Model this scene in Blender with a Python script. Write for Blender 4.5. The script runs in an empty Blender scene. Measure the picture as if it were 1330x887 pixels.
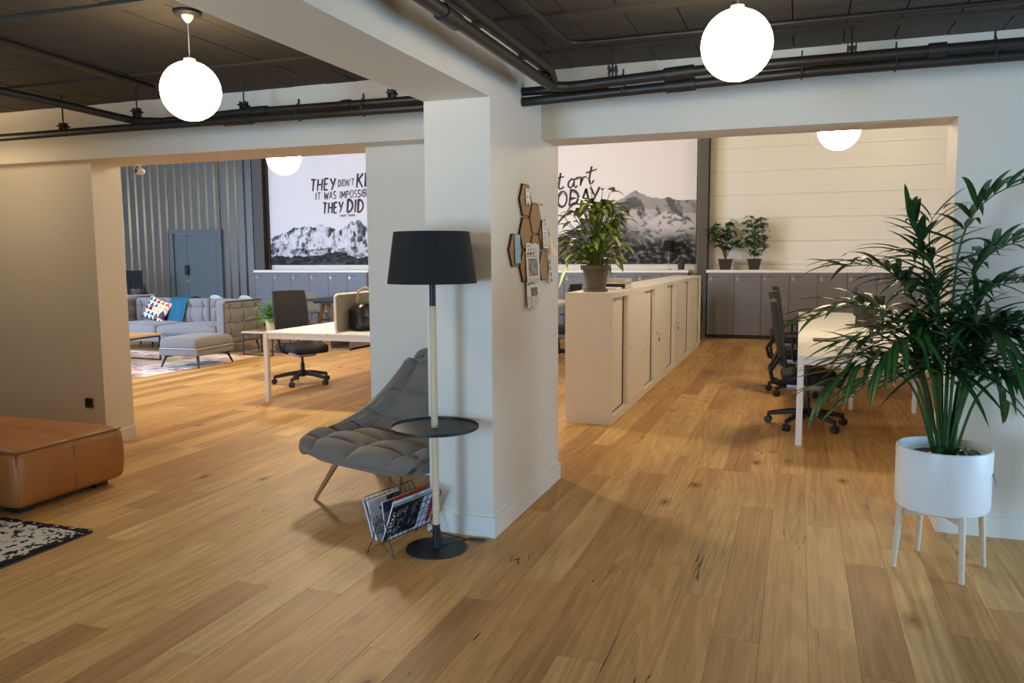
import bpy, bmesh, math, random
from mathutils import Vector, Matrix, noise
PI = math.pi
R = math.radians
sc = bpy.context.scene
COL = sc.collection
random.seed(7)

# ------------------------------------------------------------------ camera
cd = bpy.data.cameras.new('camera'); cam = bpy.data.objects.new('camera', cd); COL.objects.link(cam)
yaw, pitch, roll = 0.342239679, 0.104259376, -0.006001715
fw = Vector((-math.sin(yaw)*math.cos(pitch), math.cos(yaw)*math.cos(pitch), -math.sin(pitch)))
rt = Vector((math.cos(yaw), math.sin(yaw), 0)); up = rt.cross(fw)
r2 = rt*math.cos(roll) + up*math.sin(roll); u2 = up*math.cos(roll) - rt*math.sin(roll)
m = Matrix((r2, u2, -fw)).transposed().to_4x4(); m.translation = Vector((0, 0, 1.55))
cam.matrix_world = m
cd.sensor_width = 36; cd.lens = 1046.335/1330*36; cd.clip_start = 0.05; cd.clip_end = 100
sc.camera = cam
# ------------------------------------------------------------------ world, daylight, exposure
w = bpy.data.worlds.new('world'); sc.world = w; w.use_nodes = True
bgn = w.node_tree.nodes['Background']; bgn.inputs[0].default_value = (.62, .78, 1, 1); bgn.inputs[1].default_value = 1.5
sc.view_settings.view_transform = 'Standard'; sc.view_settings.look = 'None'
sc.view_settings.exposure = 0.0; sc.view_settings.gamma = 1; sc.view_settings.use_curve_mapping = False
sc.cycles.max_bounces = 8; sc.cycles.diffuse_bounces = 5; sc.cycles.glossy_bounces = 4
sc.cycles.caustics_reflective = False; sc.cycles.caustics_refractive = False
sc.cycles.sample_clamp_indirect = 6; sc.cycles.use_denoising = True
def window_light(name, loc, direction, sx, sy, power, color):
    l = bpy.data.lights.new(name, 'AREA'); l.shape = 'RECTANGLE'; l.size = sx; l.size_y = sy; l.energy = power; l.color = color
    o = bpy.data.objects.new(name, l); COL.objects.link(o); o.location = loc
    o.rotation_euler = Vector(direction).to_track_quat('-Z', 'Z').to_euler()
    return o
DAY = (.41, .68, 1.0); DAY_HALL = (.40, .64, 1.0)
# daylight enters through the window openings of the front room and of the hall
window_light('daylight_rear_left', (-3.05, -4.02, 1.15), (0, 1, 0), 1.7, 2.1, 330, DAY)
window_light('daylight_rear_right', (2.4, -4.02, 1.25), (0, 1, 0), 2.8, 2.1, 15, DAY)
window_light('daylight_side_right', (5.02, 4.0, 1.05), (-1, 0, 0), 1.6, 1.9, 190, DAY)
window_light('daylight_hall_front', (-12.6, 5.38, 1.9), (0, 1, 0), 5.5, 2.2, 930, DAY_HALL)
GLOBE_NEAR = ((1.0, .77, .48), 26.0)
GLOBE_HALL = ((1.0, .80, .53), 90.0)
GLOBE_ADDED = ((1.0, .84, .62), 185.0)  # unseen globes added to brighten the left hall
GLOBE_ADDED_DEEP = ((1.0, .81, .55), 78.0)  # unseen high globes added to warm the right mural and panel wall

# ------------------------------------------------------------------ mesh helpers
class MB:
    def __init__(s): s.v = []; s.f = []; s.c = []; s.hc = False; s.uv = {}
    def add(s, vs, fs, cols=None):
        b = len(s.v); s.v += [tuple(p) for p in vs]; s.f += [tuple(i+b for i in f) for f in fs]
        if cols is not None: s.c += cols; s.hc = True
        else: s.c += [(1, 1, 1)]*len(fs)
        return s
    def box(s, x0, x1, y0, y1, z0, z1, b=0, seg=1):
        bm = bmesh.new(); bmesh.ops.create_cube(bm, size=1)
        for v in bm.verts: v.co = Vector((x0+(x1-x0)*(v.co.x+.5), y0+(y1-y0)*(v.co.y+.5), z0+(z1-z0)*(v.co.z+.5)))
        if b: bmesh.ops.bevel(bm, geom=bm.edges[:], offset=b, segments=seg, affect='EDGES', profile=.5)
        bm.verts.index_update()
        s.add([v.co.copy() for v in bm.verts], [[v.index for v in f.verts] for f in bm.faces]); bm.free(); return s
    def tube(s, pts, r, n=8, closed=False):
        pts = [Vector(p) for p in pts]; k = len(pts)
        rs = r if isinstance(r, (list, tuple)) else [r]*k
        T = []
        for i in range(k):
            a = pts[i-1] if (i or closed) else pts[0]; b = pts[(i+1) % k] if (i < k-1 or closed) else pts[-1]
            t = (b-a); T.append(t.normalized() if t.length > 1e-9 else Vector((0, 0, 1)))
        nrm = T[0].orthogonal().normalized(); vs = []; fs = []
        for i in range(k):
            nrm = (nrm - T[i]*nrm.dot(T[i])).normalized() if i else nrm
            bn = T[i].cross(nrm)
            for j in range(n):
                a = 2*PI*(j+.5)/n; vs.append(pts[i] + (nrm*math.cos(a)+bn*math.sin(a))*rs[i])
        for i in range(k if closed else k-1):
            for j in range(n):
                i2 = (i+1) % k
                fs.append((i*n+j, i*n+(j+1) % n, i2*n+(j+1) % n, i2*n+j))
        if not closed: fs += [tuple(range(n))[::-1], tuple((k-1)*n+j for j in range(n))]
        return s.add(vs, fs)
    def lathe(s, prof, n=32, c=(0, 0, 0), closed=False):
        vs = []; fs = []; k = len(prof)
        for r, z in prof:
            for j in range(n):
                a = 2*PI*j/n; vs.append((c[0]+r*math.cos(a), c[1]+r*math.sin(a), c[2]+z))
        for i in range(k if closed else k-1):
            for j in range(n):
                i2 = (i+1) % k; fs.append((i*n+j, i*n+(j+1) % n, i2*n+(j+1) % n, i2*n+j))
        if not closed:
            if prof[0][0] > 1e-4: fs.append(tuple(range(n))[::-1])
            if prof[-1][0] > 1e-4: fs.append(tuple((k-1)*n+j for j in range(n)))
        return s.add(vs, fs)
    def prism(s, poly, h, M):          # polygon in local xy, extruded 0..h in local z, then M
        n = len(poly); vs = [M @ Vector((x, y, 0)) for x, y in poly] + [M @ Vector((x, y, h)) for x, y in poly]
        fs = [tuple(range(n))[::-1], tuple(range(n, 2*n))] + [(i, (i+1) % n, n+(i+1) % n, n+i) for i in range(n)]
        return s.add(vs, fs)
    def grid(s, fn, nu, nv, col=None, wrapu=False):
        vs = [fn(i/nu, j/nv) for j in range(nv+1) for i in range(nu+1)]
        fs = []; cs = []
        for j in range(nv):
            for i in range(nu):
                a = j*(nu+1)+i; fs.append((a, a+1, a+nu+2, a+nu+1))
                if col: cs.append(col((i+.5)/nu, (j+.5)/nv))
        return s.add(vs, fs, cs if col else None)
    def rounded(s, c, h, r, n=8, fn=None, p=None):   # soft box: centre c, half sizes h, corner radius r
        bm = bmesh.new(); bmesh.ops.create_cube(bm, size=2)
        bmesh.ops.subdivide_edges(bm, edges=bm.edges[:], cuts=n-1, use_grid_fill=True)
        C0 = Vector(c)
        for v in bm.verts:
            q = []
            for k in range(3):
                a = v.co[k]; hh = h[k]; rr = min(r, hh)
                # denser towards the corners
                a2 = math.copysign(1-(1-abs(a))**1.35, a) if n > 3 else a
                q.append(a2*hh)
            q = Vector(q); inner = Vector([max(-(h[k]-min(r, h[k])), min(h[k]-min(r, h[k]), q[k])) for k in range(3)])
            d = q-inner
            if d.length > 1e-9:
                L = max(abs(d[k]) for k in range(3)); d = d.normalized()*L
            pnt = inner+d
            if fn: pnt = fn(pnt, v.co)
            v.co = pnt+C0
        bm.verts.index_update()
        s.add([v.co.copy() for v in bm.verts], [[v.index for v in f.verts] for f in bm.faces]); bm.free(); return s
    def xf(s, M, start=0):
        for i in range(start, len(s.v)): s.v[i] = tuple(M @ Vector(s.v[i]))
        return s
    def mesh(s, name, mt, smooth=True, recalc=True, ang=40):
        me = bpy.data.meshes.new(name); me.from_pydata(s.v, [], s.f); 
        if recalc:
            bm = bmesh.new(); bm.from_mesh(me); bmesh.ops.recalc_face_normals(bm, faces=bm.faces[:]); bm.to_mesh(me); bm.free()
        if s.hc:
            ca = me.color_attributes.new('Col', 'FLOAT_COLOR', 'CORNER'); buf = []
            for f, c in zip(s.f, s.c): buf += [c[0], c[1], c[2], 1.0]*len(f)
            ca.data.foreach_set('color', buf)
        if mt: me.materials.append(mt)
        if smooth: me.shade_smooth(); me.set_sharp_from_angle(angle=R(ang))
        return me
    def build(s, name, mt, parent=None, smooth=True, recalc=True, ang=40, loc=None):
        o = bpy.data.objects.new(name, s.mesh(name, mt, smooth, recalc, ang)); COL.objects.link(o)
        if parent: o.parent = parent
        if loc: o.location = loc
        return o

def tag(o, label, cat, group=None):
    o['label'] = label; o['category'] = cat
    if group: o['group'] = group
    return o
def thing(name, label, cat, loc=(0, 0, 0), rz=0, group=None):
    o = bpy.data.objects.new(name, None); COL.objects.link(o); o.empty_display_size = .1
    o.location = loc; o.rotation_euler = (0, 0, rz)
    return tag(o, label, cat, group)
def struct(name, mb, mt, smooth=False, parent=None):
    o = mb.build(name, mt, parent, smooth)
    if not parent: o['kind'] = 'structure'
    return o
KIDS = {}
def dup(root, loc, rz=0, label=None, group=None):
    r = root.copy(); COL.objects.link(r); r.location = loc; r.rotation_euler = (0, 0, rz)
    if label: r['label'] = label
    if group: r['group'] = group
    for ch in list(root.children):
        c = ch.copy(); COL.objects.link(c); c.parent = r
        for g in ch.children:
            d = g.copy(); COL.objects.link(d); d.parent = c
    return r

# ------------------------------------------------------------------ materials
def newmat(name):
    mt = bpy.data.materials.new(name); mt.use_nodes = True
    nt = mt.node_tree; return mt, nt, nt.nodes['Principled BSDF']
def N(nt, t, **kw):
    n = nt.nodes.new(t)
    for k, v in kw.items(): setattr(n, k, v)
    return n
def mat(name, col, rough=.5, metal=0, var=.06, scale=8, bump=0, bscale=60, spec=.5, coat=0, stretch=None, sheen=0):
    mt, nt, b = newmat(name); L = nt.links
    tc = N(nt, 'ShaderNodeTexCoord'); src = tc.outputs['Object']
    if stretch:
        mp = N(nt, 'ShaderNodeMapping'); mp.inputs['Scale'].default_value = stretch; L.new(src, mp.inputs[0]); src = mp.outputs[0]
    nz = N(nt, 'ShaderNodeTexNoise'); nz.inputs['Scale'].default_value = scale; nz.inputs['Detail'].default_value = 3; L.new(src, nz.inputs['Vector'])
    mx = N(nt, 'ShaderNodeMix', data_type='RGBA')
    mx.inputs[6].default_value = tuple(c*(1-var) for c in col)+(1,); mx.inputs[7].default_value = tuple(min(1, c*(1+var)) for c in col)+(1,)
    L.new(nz.outputs['Fac'], mx.inputs[0]); L.new(mx.outputs[2], b.inputs['Base Color'])
    b.inputs['Roughness'].default_value = rough; b.inputs['Metallic'].default_value = metal
    b.inputs['Specular IOR Level'].default_value = spec; b.inputs['Coat Weight'].default_value = coat
    if sheen: b.inputs['Sheen Weight'].default_value = sheen
    if bump:
        n2 = N(nt, 'ShaderNodeTexNoise'); n2.inputs['Scale'].default_value = bscale; n2.inputs['Detail'].default_value = 4; L.new(src, n2.inputs['Vector'])
        bp = N(nt, 'ShaderNodeBump'); bp.inputs['Strength'].default_value = bump; bp.inputs['Distance'].default_value = .01
        L.new(n2.outputs['Fac'], bp.inputs['Height']); L.new(bp.outputs[0], b.inputs['Normal'])
    return mt
def printmat(name, rough=.6, sheen=0, bump=0, bscale=200):
    mt, nt, b = newmat(name); L = nt.links
    at = N(nt, 'ShaderNodeVertexColor', layer_name='Col'); L.new(at.outputs[0], b.inputs['Base Color']); b.inputs['Roughness'].default_value = rough; b.inputs['Specular IOR Level'].default_value = .2
    if bump:
        n2 = N(nt, 'ShaderNodeTexNoise'); n2.inputs['Scale'].default_value = bscale
        bp = N(nt, 'ShaderNodeBump'); bp.inputs['Strength'].default_value = bump; bp.inputs['Distance'].default_value = .01
        L.new(n2.outputs['Fac'], bp.inputs['Height']); L.new(bp.outputs[0], b.inputs['Normal'])
    return mt
def s2l(r, g, b): 
    f = lambda c: ((c/255+.055)/1.055)**2.4 if c > 10 else c/255/12.92
    return (f(r), f(g), f(b))
def emit(name, col, st):
    mt, nt, b = newmat(name); b.inputs['Base Color'].default_value = (.9, .9, .88, 1); b.inputs['Emission Color'].default_value = (*col, 1); b.inputs['Emission Strength'].default_value = st
    return mt
def floor_wood():
    mt, nt, b = newmat('oak_planks'); L = nt.links
    geo = N(nt, 'ShaderNodeNewGeometry'); at = N(nt, 'ShaderNodeVertexColor', layer_name='Col'); sep = N(nt, 'ShaderNodeSeparateColor'); L.new(at.outputs[0], sep.inputs[0])
    off = N(nt, 'ShaderNodeVectorMath', operation='MULTIPLY'); L.new(at.outputs[0], off.inputs[0]); off.inputs[1].default_value = (37, 53, 29)
    pos = N(nt, 'ShaderNodeVectorMath', operation='ADD'); L.new(geo.outputs['Position'], pos.inputs[0]); L.new(off.outputs[0], pos.inputs[1])
    def mapn(scale):
        mp = N(nt, 'ShaderNodeMapping'); mp.inputs['Scale'].default_value = scale; L.new(pos.outputs[0], mp.inputs[0]); return mp.outputs[0]
    def noisen(v, sc_, det=4, rough=.55, dist=0):
        n = N(nt, 'ShaderNodeTexNoise'); n.inputs['Scale'].default_value = sc_; n.inputs['Detail'].default_value = det; n.inputs['Roughness'].default_value = rough; n.inputs['Distortion'].default_value = dist; L.new(v, n.inputs['Vector']); return n.outputs['Fac']
    def ramp(src, pts):
        r = N(nt, 'ShaderNodeValToRGB'); e = r.color_ramp.elements
        e[0].position, e[0].color = pts[0][0], (*pts[0][1], 1); e[1].position, e[1].color = pts[-1][0], (*pts[-1][1], 1)
        for p, c in pts[1:-1]:
            q = e.new(p); q.color = (*c, 1)
        L.new(src, r.inputs[0]); return r.outputs[0]
    def mul(a, c, f=1.0):
        n = N(nt, 'ShaderNodeMix', data_type='RGBA', blend_type='MULTIPLY'); n.inputs[0].default_value = f; L.new(a, n.inputs[6]); L.new(c, n.inputs[7]); return n.outputs[2]
    tone = ramp(sep.outputs[0], [(0, s2l(188, 140, 83)), (.25, s2l(204, 157, 96)), (.7, s2l(216, 170, 107)), (1, s2l(226, 184, 122))])
    # cathedral figure: rings of a stretched noise
    big = noisen(mapn((3.6, .30, 1)), 1.0, 1.5, .45, .2)
    mth = N(nt, 'ShaderNodeMath', operation='MULTIPLY'); L.new(big, mth.inputs[0]); mth.inputs[1].default_value = 95
    sn = N(nt, 'ShaderNodeMath', operation='SINE'); L.new(mth.outputs[0], sn.inputs[0])
    g1 = ramp(sn.outputs[0], [(0, (.70, .66, .60)), (.32, (1, 1, 1)), (1, (1.02, 1.02, 1.02))])
    fine = noisen(mapn((90, 3.5, 1)), 1.0, 4, .65)
    g2 = ramp(fine, [(.28, (.70, .66, .60)), (.5, (1, 1, 1)), (.75, (1.0, 1.0, 1.0))])
    patch = noisen(mapn((3, .8, 1)), 1.0, 3, .55)
    g3 = ramp(patch, [(.25, (.78, .75, .70)), (.6, (1.04, 1.04, 1.04))])
    strk = noisen(mapn((30, .45, 1)), 1.0, 3, .6, .2)
    g5 = ramp(strk, [(.30, (.74, .70, .64)), (.48, (.98, .98, .97)), (.7, (1.05, 1.05, 1.04))])
    crk = noisen(mapn((7, .55, 1)), 1.0, 2.5, .5, .5)
    ab = N(nt, 'ShaderNodeMath', operation='SUBTRACT'); L.new(crk, ab.inputs[0]); ab.inputs[1].default_value = .5
    ab2 = N(nt, 'ShaderNodeMath', operation='ABSOLUTE'); L.new(ab.outputs[0], ab2.inputs[0])
    msk = noisen(mapn((2.2, 1.0, 1)), 1.3, 2)
    mm = N(nt, 'ShaderNodeMapRange'); mm.inputs[1].default_value = .58; mm.inputs[2].default_value = .72; mm.inputs[3].default_value = 0; mm.inputs[4].default_value = .006; L.new(msk, mm.inputs[0])
    lt = N(nt, 'ShaderNodeMath', operation='LESS_THAN'); L.new(ab2.outputs[0], lt.inputs[0]); L.new(mm.outputs[0], lt.inputs[1])
    vr = N(nt, 'ShaderNodeTexVoronoi'); vr.inputs['Scale'].default_value = 1.0; L.new(mapn((2.6, 1.3, 1)), vr.inputs['Vector'])
    g4 = ramp(vr.outputs['Distance'], [(.028, (.10, .06, .035)), (.055, (.60, .50, .38)), (.15, (1, 1, 1))])
    c = mul(mul(mul(mul(mul(tone, g1, .34), g2, .85), g3, .85), g5, .75), g4, .95)
    fin = N(nt, 'ShaderNodeMix', data_type='RGBA'); L.new(lt.outputs[0], fin.inputs[0]); L.new(c, fin.inputs[6]); fin.inputs[7].default_value = (.075, .040, .018, 1)
    L.new(fin.outputs[2], b.inputs['Base Color'])
    rr = N(nt, 'ShaderNodeMapRange'); rr.inputs[3].default_value = .46; rr.inputs[4].default_value = .60; L.new(fine, rr.inputs[0]); L.new(rr.outputs[0], b.inputs['Roughness'])
    bp = N(nt, 'ShaderNodeBump'); bp.inputs['Strength'].default_value = .12; bp.inputs['Distance'].default_value = .004; L.new(fine, bp.inputs['Height']); L.new(bp.outputs[0], b.inputs['Normal'])
    b.inputs['Specular IOR Level'].default_value = .36
    return mt
def leafmat(name, dark, light, var=.0, trans=.15):
    # colour runs across the blade: Col.r = 0 on the midrib .. 1 at the margin
    mt, nt, b = newmat(name); L = nt.links
    at = N(nt, 'ShaderNodeVertexColor', layer_name='Col'); sep = N(nt, 'ShaderNodeSeparateColor'); L.new(at.outputs[0], sep.inputs[0])
    tc = N(nt, 'ShaderNodeTexCoord'); nz = N(nt, 'ShaderNodeTexNoise'); nz.inputs['Scale'].default_value = 45; L.new(tc.outputs['Object'], nz.inputs['Vector'])
    ad = N(nt, 'ShaderNodeMath', operation='MULTIPLY_ADD'); L.new(nz.outputs['Fac'], ad.inputs[0]); ad.inputs[1].default_value = var; L.new(sep.outputs[0], ad.inputs[2])
    r = N(nt, 'ShaderNodeValToRGB'); r.color_ramp.elements[0].position = .25+var*.5; r.color_ramp.elements[0].color = (*light, 1)
    r.color_ramp.elements[1].position = .75+var*.5; r.color_ramp.elements[1].color = (*dark, 1); L.new(ad.outputs[0], r.inputs[0])
    hs = N(nt, 'ShaderNodeHueSaturation'); mp = N(nt, 'ShaderNodeMapRange'); mp.inputs[3].default_value = .7; mp.inputs[4].default_value = 1.35; L.new(sep.outputs[1], mp.inputs[0]); L.new(mp.outputs[0], hs.inputs['Value']); L.new(r.outputs[0], hs.inputs['Color'])
    L.new(hs.outputs[0], b.inputs['Base Color']); b.inputs['Roughness'].default_value = .38
    if trans: b.inputs['Transmission Weight'].default_value = 0
    return mt

M = dict(
    wall=mat('wall_paint', s2l(226, 219, 205), .7, var=.015, scale=2, bump=.03, bscale=250),
    white_trim=mat('white_trim_paint', s2l(228, 226, 218), .45, var=.015),
    ceil=mat('dark_ceiling_board', s2l(62, 57, 49), .9, var=.25, scale=5, bump=.4, bscale=90),
    ceil_dark=mat('ceiling_slab_paint', s2l(40, 37, 33), .95, var=.1),
    pipe=mat('black_pipe', (.020, .018, .015), .45, var=.2, scale=12, bump=.05),
    steel=mat('grey_steel_post', s2l(78, 74, 69), .5, var=.06),
    clad=mat('blue_grey_cladding', s2l(122, 126, 128), .27, metal=.8, var=.05, scale=2),
    doorpaint=mat('blue_grey_door_paint', s2l(92, 101, 106), .5, var=.04),
    panelw=mat('white_sandwich_panel', s2l(233, 229, 220), .38, var=.015, scale=1.5, stretch=(.3, 1, 6)),
    white=mat('white_laminate', s2l(236, 233, 226), .35, var=.012),
    cabinet=mat('white_steel_cabinet', s2l(234, 231, 226), .42, var=.012),
    locker=mat('grey_locker', s2l(112, 112, 118), .45, var=.03),
    brass=mat('brass_lock', s2l(214, 178, 110), .3, metal=.8, var=.05),
    chrome=mat('chrome', (.7, .7, .7), .2, metal=1, var=.05),
    black=mat('black_plastic', (.016, .016, .017), .45, var=.15, scale=15),
    blackmetal=mat('black_powder_coat', (.011, .011, .012), .5, var=.1, scale=10),
    blackfabric=mat('black_mesh_fabric', (.011, .011, .012), .8, var=.25, scale=120, bump=.2, bscale=300),
    shade=mat('black_lampshade', (.005, .005, .005), .85, var=.12, scale=60),
    paleoak=mat('pale_oak', s2l(217, 190, 155), .5, var=.10, scale=6, stretch=(12, 12, 1.2)),
    oakleg=mat('oak_leg', s2l(160, 112, 64), .5, var=.14, scale=6, stretch=(12, 12, 1.2)),
    oaktop=mat('oak_table_top', s2l(205, 168, 122), .45, var=.12, scale=5, stretch=(1, 9, 1)),
    walnut=mat('brown_trestle', s2l(112, 78, 50), .5, var=.12, scale=6, stretch=(9, 9, 1)),
    charcoal=mat('charcoal_wool', s2l(122, 114, 104), .9, var=.10, scale=180, bump=.25, bscale=420, sheen=.2),
    seam=mat('seam_thread', s2l(66, 63, 61), .9, var=.1),
    sofaseam=mat('sofa_seam', s2l(88, 86, 86), .9, var=.05),
    sofa=mat('grey_tweed', s2l(116, 113, 115), .92, var=.10, scale=110, bump=.3, bscale=260, sheen=.2),
    sofapipe=mat('light_grey_piping', s2l(176, 170, 160), .8, var=.05),
    leather=mat('cognac_leather', s2l(166, 103, 46), .42, var=.16, scale=5, bump=.12, bscale=70),
    leatherseam=mat('leather_piping', s2l(118, 70, 30), .5, var=.1),
    ceramic=mat('white_ceramic_pot', s2l(236, 236, 234), .35, var=.01),
    stand=mat('whitewashed_wood', s2l(216, 200, 176), .55, var=.08, scale=6, stretch=(9, 9, 1.5)),
    soil=mat('dark_soil', (.03, .02, .013), .95, var=.5, scale=60, bump=.8, bscale=80),
    cork=mat('cork_board', s2l(181, 142, 98), .9, var=.22, scale=70, bump=.3, bscale=120),
    corkedge=mat('cork_edge', s2l(72, 52, 34), .9, var=.1),
    pot_grey=mat('grey_plant_pot', s2l(104, 98, 90), .75, var=.18, scale=9, bump=.05),
    pot_dark=mat('dark_square_pot', s2l(52, 44, 40), .6, var=.1),
    pot_tan=mat('tan_plant_pot', s2l(196, 170, 136), .8, var=.06),
    stem=mat('plant_stem', s2l(92, 122, 52), .5, var=.2, scale=20),
    stemdark=mat('palm_stalk', s2l(48, 84, 36), .45, var=.25, scale=10),
    woody=mat('woody_stem', s2l(112, 92, 66), .8, var=.15),
    teal=mat('teal_knit', s2l(22, 86, 112), .9, var=.15, scale=60, bump=.5, bscale=150),
    beigefelt=mat('beige_felt_screen', s2l(136, 129, 118), .9, var=.06, scale=80),
    paleplastic=mat('pale_mint_shell', s2l(172, 186, 186), .45, var=.03),
    bagleather=mat('black_leather', (.012, .011, .011), .35, var=.2, scale=12, bump=.15, bscale=60),
    tan=mat('tan_strap', s2l(190, 165, 130), .6, var=.08),
    ink=mat('mural_ink', s2l(68, 52, 56), .75, var=.12, scale=9),
    paper=mat('paper_white', s2l(232, 230, 226), .7, var=.02),
    bluepaper=mat('blue_paper', s2l(150, 200, 216), .7, var=.03),
    yellowpaper=mat('yellow_note', s2l(236, 220, 150), .7, var=.03),
    red=mat('red_cover', s2l(172, 40, 36), .5, var=.05),
    greensign=mat('green_label', s2l(30, 120, 60), .5, var=.05),
    frosted=mat('clear_letter_tray', s2l(214, 210, 200), .25, var=.02),
    screen=mat('monitor_glass', (.010, .010, .012), .2, var=.05),
    silver=mat('silver_plastic', s2l(168, 168, 170), .4, metal=.3, var=.03),
    cable=mat('black_cable', (.014, .014, .014), .5, var=.1),
)
M['floor'] = floor_wood()
M['print'] = printmat('printed_sheet', .55)
M['canvas'] = printmat('printed_canvas', .75)
M['textile'] = printmat('woven_print', .95, bump=.35, bscale=140)
M['palm'] = leafmat('palm_leaf', s2l(28, 66, 32), s2l(46, 92, 44))
M['dieff'] = leafmat('variegated_leaf', s2l(46, 84, 26), s2l(178, 196, 104), var=.35)
M['smallleaf'] = leafmat('small_leaf', s2l(44, 78, 40), s2l(66, 104, 54))
M['fern'] = leafmat('fern_leaf', s2l(92, 140, 52), s2l(126, 172, 70))
M['globe_near'] = emit('lit_opal_globe', *GLOBE_NEAR)
M['globe_hall'] = emit('lit_opal_globe_hall', *GLOBE_HALL)
M['globe_added'] = emit('added_opal_globe', *GLOBE_ADDED)
M['globe_added_deep'] = emit('added_opal_globe_deep', *GLOBE_ADDED_DEEP)

# ------------------------------------------------------------------ the setting
floor = struct('floor', MB().box(-17.2, 5.2, -4.2, 16.3, -.14, -.02), M['floor'])
PW = .185; X0 = .075
ends = {}     # plank columns whose end joints are readable in the photograph
for x, y in ((-.42, 3.63), (-.97, 3.78), (-.02, 4.50), (.17, 4.83), (.35, 4.27), (-2.92, 3.49), (-2.34, 3.09), (-2.16, 2.43), (-1.58, 2.71), (-2.74, 2.49)):
    ends[math.floor((x-X0)/PW)] = y
pl = []
rp = random.Random(3)
for k in range(math.floor((-12.2-X0)/PW), math.floor((3.2-X0)/PW)+1):
    xa = X0+k*PW; y = ends.get(k, rp.uniform(1, 3))
    while y > .6: y -= rp.uniform(1.3, 2.0)
    first = True
    marks = [y]
    while y < 15.9:
        nxt = y+rp.choice((1.5, 1.9, 2.1, 2.2))*rp.uniform(.94, 1.04)
        if k in ends and y < ends[k]-.2 and nxt > ends[k]-.9: nxt = ends[k]
        pl.append((xa, xa+PW, y, min(nxt, 16.0))); y = nxt
def plank_mb(mb, p, rnd):
    g = .0003; x0, x1, y0, y1 = p[0]+g, p[1]-g, p[2]+g, p[3]-g; c = .0009; z0, z1 = -.02, 0
    vs = [(x0, y0, z0), (x1, y0, z0), (x1, y1, z0), (x0, y1, z0), (x0, y0, z1-c), (x1, y0, z1-c), (x1, y1, z1-c), (x0, y1, z1-c),
          (x0+c, y0+c, z1), (x1-c, y0+c, z1), (x1-c, y1-c, z1), (x0+c, y1-c, z1)]
    fs = [(0, 1, 5, 4), (1, 2, 6, 5), (2, 3, 7, 6), (3, 0, 4, 7), (4, 5, 9, 8), (5, 6, 10, 9), (6, 7, 11, 10), (7, 4, 8, 11), (8, 9, 10, 11)]
    mb.add(vs, fs, [rnd]*len(fs)); return mb
def size_in_view(p):
    cx, cy = (p[0]+p[1])/2, (p[2]+p[3])/2
    v = Vector((cx, cy, 0))-Vector((0, 0, 1.55)); d = v.dot(fw)
    if d < .8 or abs(v.dot(r2)/d) > .75 or v.dot(u2)/d < -.62: return -d-100
    return -d
pl.sort(key=size_in_view, reverse=True)
rest = MB()
for i, p in enumerate(pl):
    rnd = (rp.random(), rp.random(), rp.random())
    if i < 290: plank_mb(MB(), p, rnd).build('plank', M['floor'], floor, False, recalc=False)
    else: plank_mb(rest, p, rnd)
o = rest.build('distant_planks', M['floor'], floor, False, recalc=False); o['kind'] = 'stuff'

ZL, ZR = 2.735, 2.705
ceil_l = struct('ceiling', MB().box(-9.2, -1.94, -4.2, 5.1, ZL+.014, ZL+.12), M['ceil_dark'])
ceil_r = struct('ceiling', MB().box(-1.565, 5.2, -4.2, 5.1, ZR+.014, ZR+.12), M['ceil_dark'])
rc = random.Random(5)
def panels(par, edges, joints, z):
    for i in range(len(edges)-1):
        for j in range(len(joints)-1):
            x0, x1 = edges[i]+.003, edges[i+1]-.003; y0, y1 = joints[j]+.003, joints[j+1]-.003; dz = rc.uniform(0, .004)
            MB().box(x0, x1, y0, y1, z+dz, z+.016).build('ceiling_panel', M['ceil'], par, False)
panels(ceil_l, [-2.84-.2535*k for k in range(15, 0, -1)]+[-2.84, -2.5865, -2.333, -2.08, -1.946], [1.55, 2.3, 3.07, 3.85, 4.60, 4.93], ZL)
panels(ceil_r, [-1.555, -1.34]+[-1.34+.2545*k for k in range(1, 13)], [2.3, 3.07, 3.85, 4.6, 4.94], ZR)
# shallow dark battens under the joints
for y0 in (3.85, 4.55): struct('trim_4', MB().box(-1.555, 1.7, y0-.04, y0+.04, ZR-.012, ZR+.004), M['ceil'])
for y0 in (3.07, 4.25): struct('trim_5', MB().box(-6.6, -1.95, y0-.04, y0+.04, ZL-.012, ZL+.004), M['ceil'])

struct('wall_center', MB().box(-1.945, -1.56, 4.055, 5.33, 0, 2.9), M['wall'])
struct('trim_1', MB().box(-1.945, -1.56, -4.2, 4.055, 2.39, 2.9), M['wall'])
struct('trim_2', MB().box(-1.56, 5.2, 4.95, 5.27, 2.285, 2.9), M['wall'])
struct('wall_right', MB().box(.777, 5.2, 4.95, 5.27, 0, 2.285), M['wall'])
struct('trim_3', MB().box(-9.2, -1.945, 4.92, 5.41, 2.33, 2.9), M['wall'])
struct('wall_left', MB().box(-9.2, -5.40, 5.08, 5.38, 0, 2.33), M['wall'])
struct('wall_middle', MB().box(-2.92, -1.945, 5.13, 5.41, 0, 2.33), M['wall'])
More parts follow.
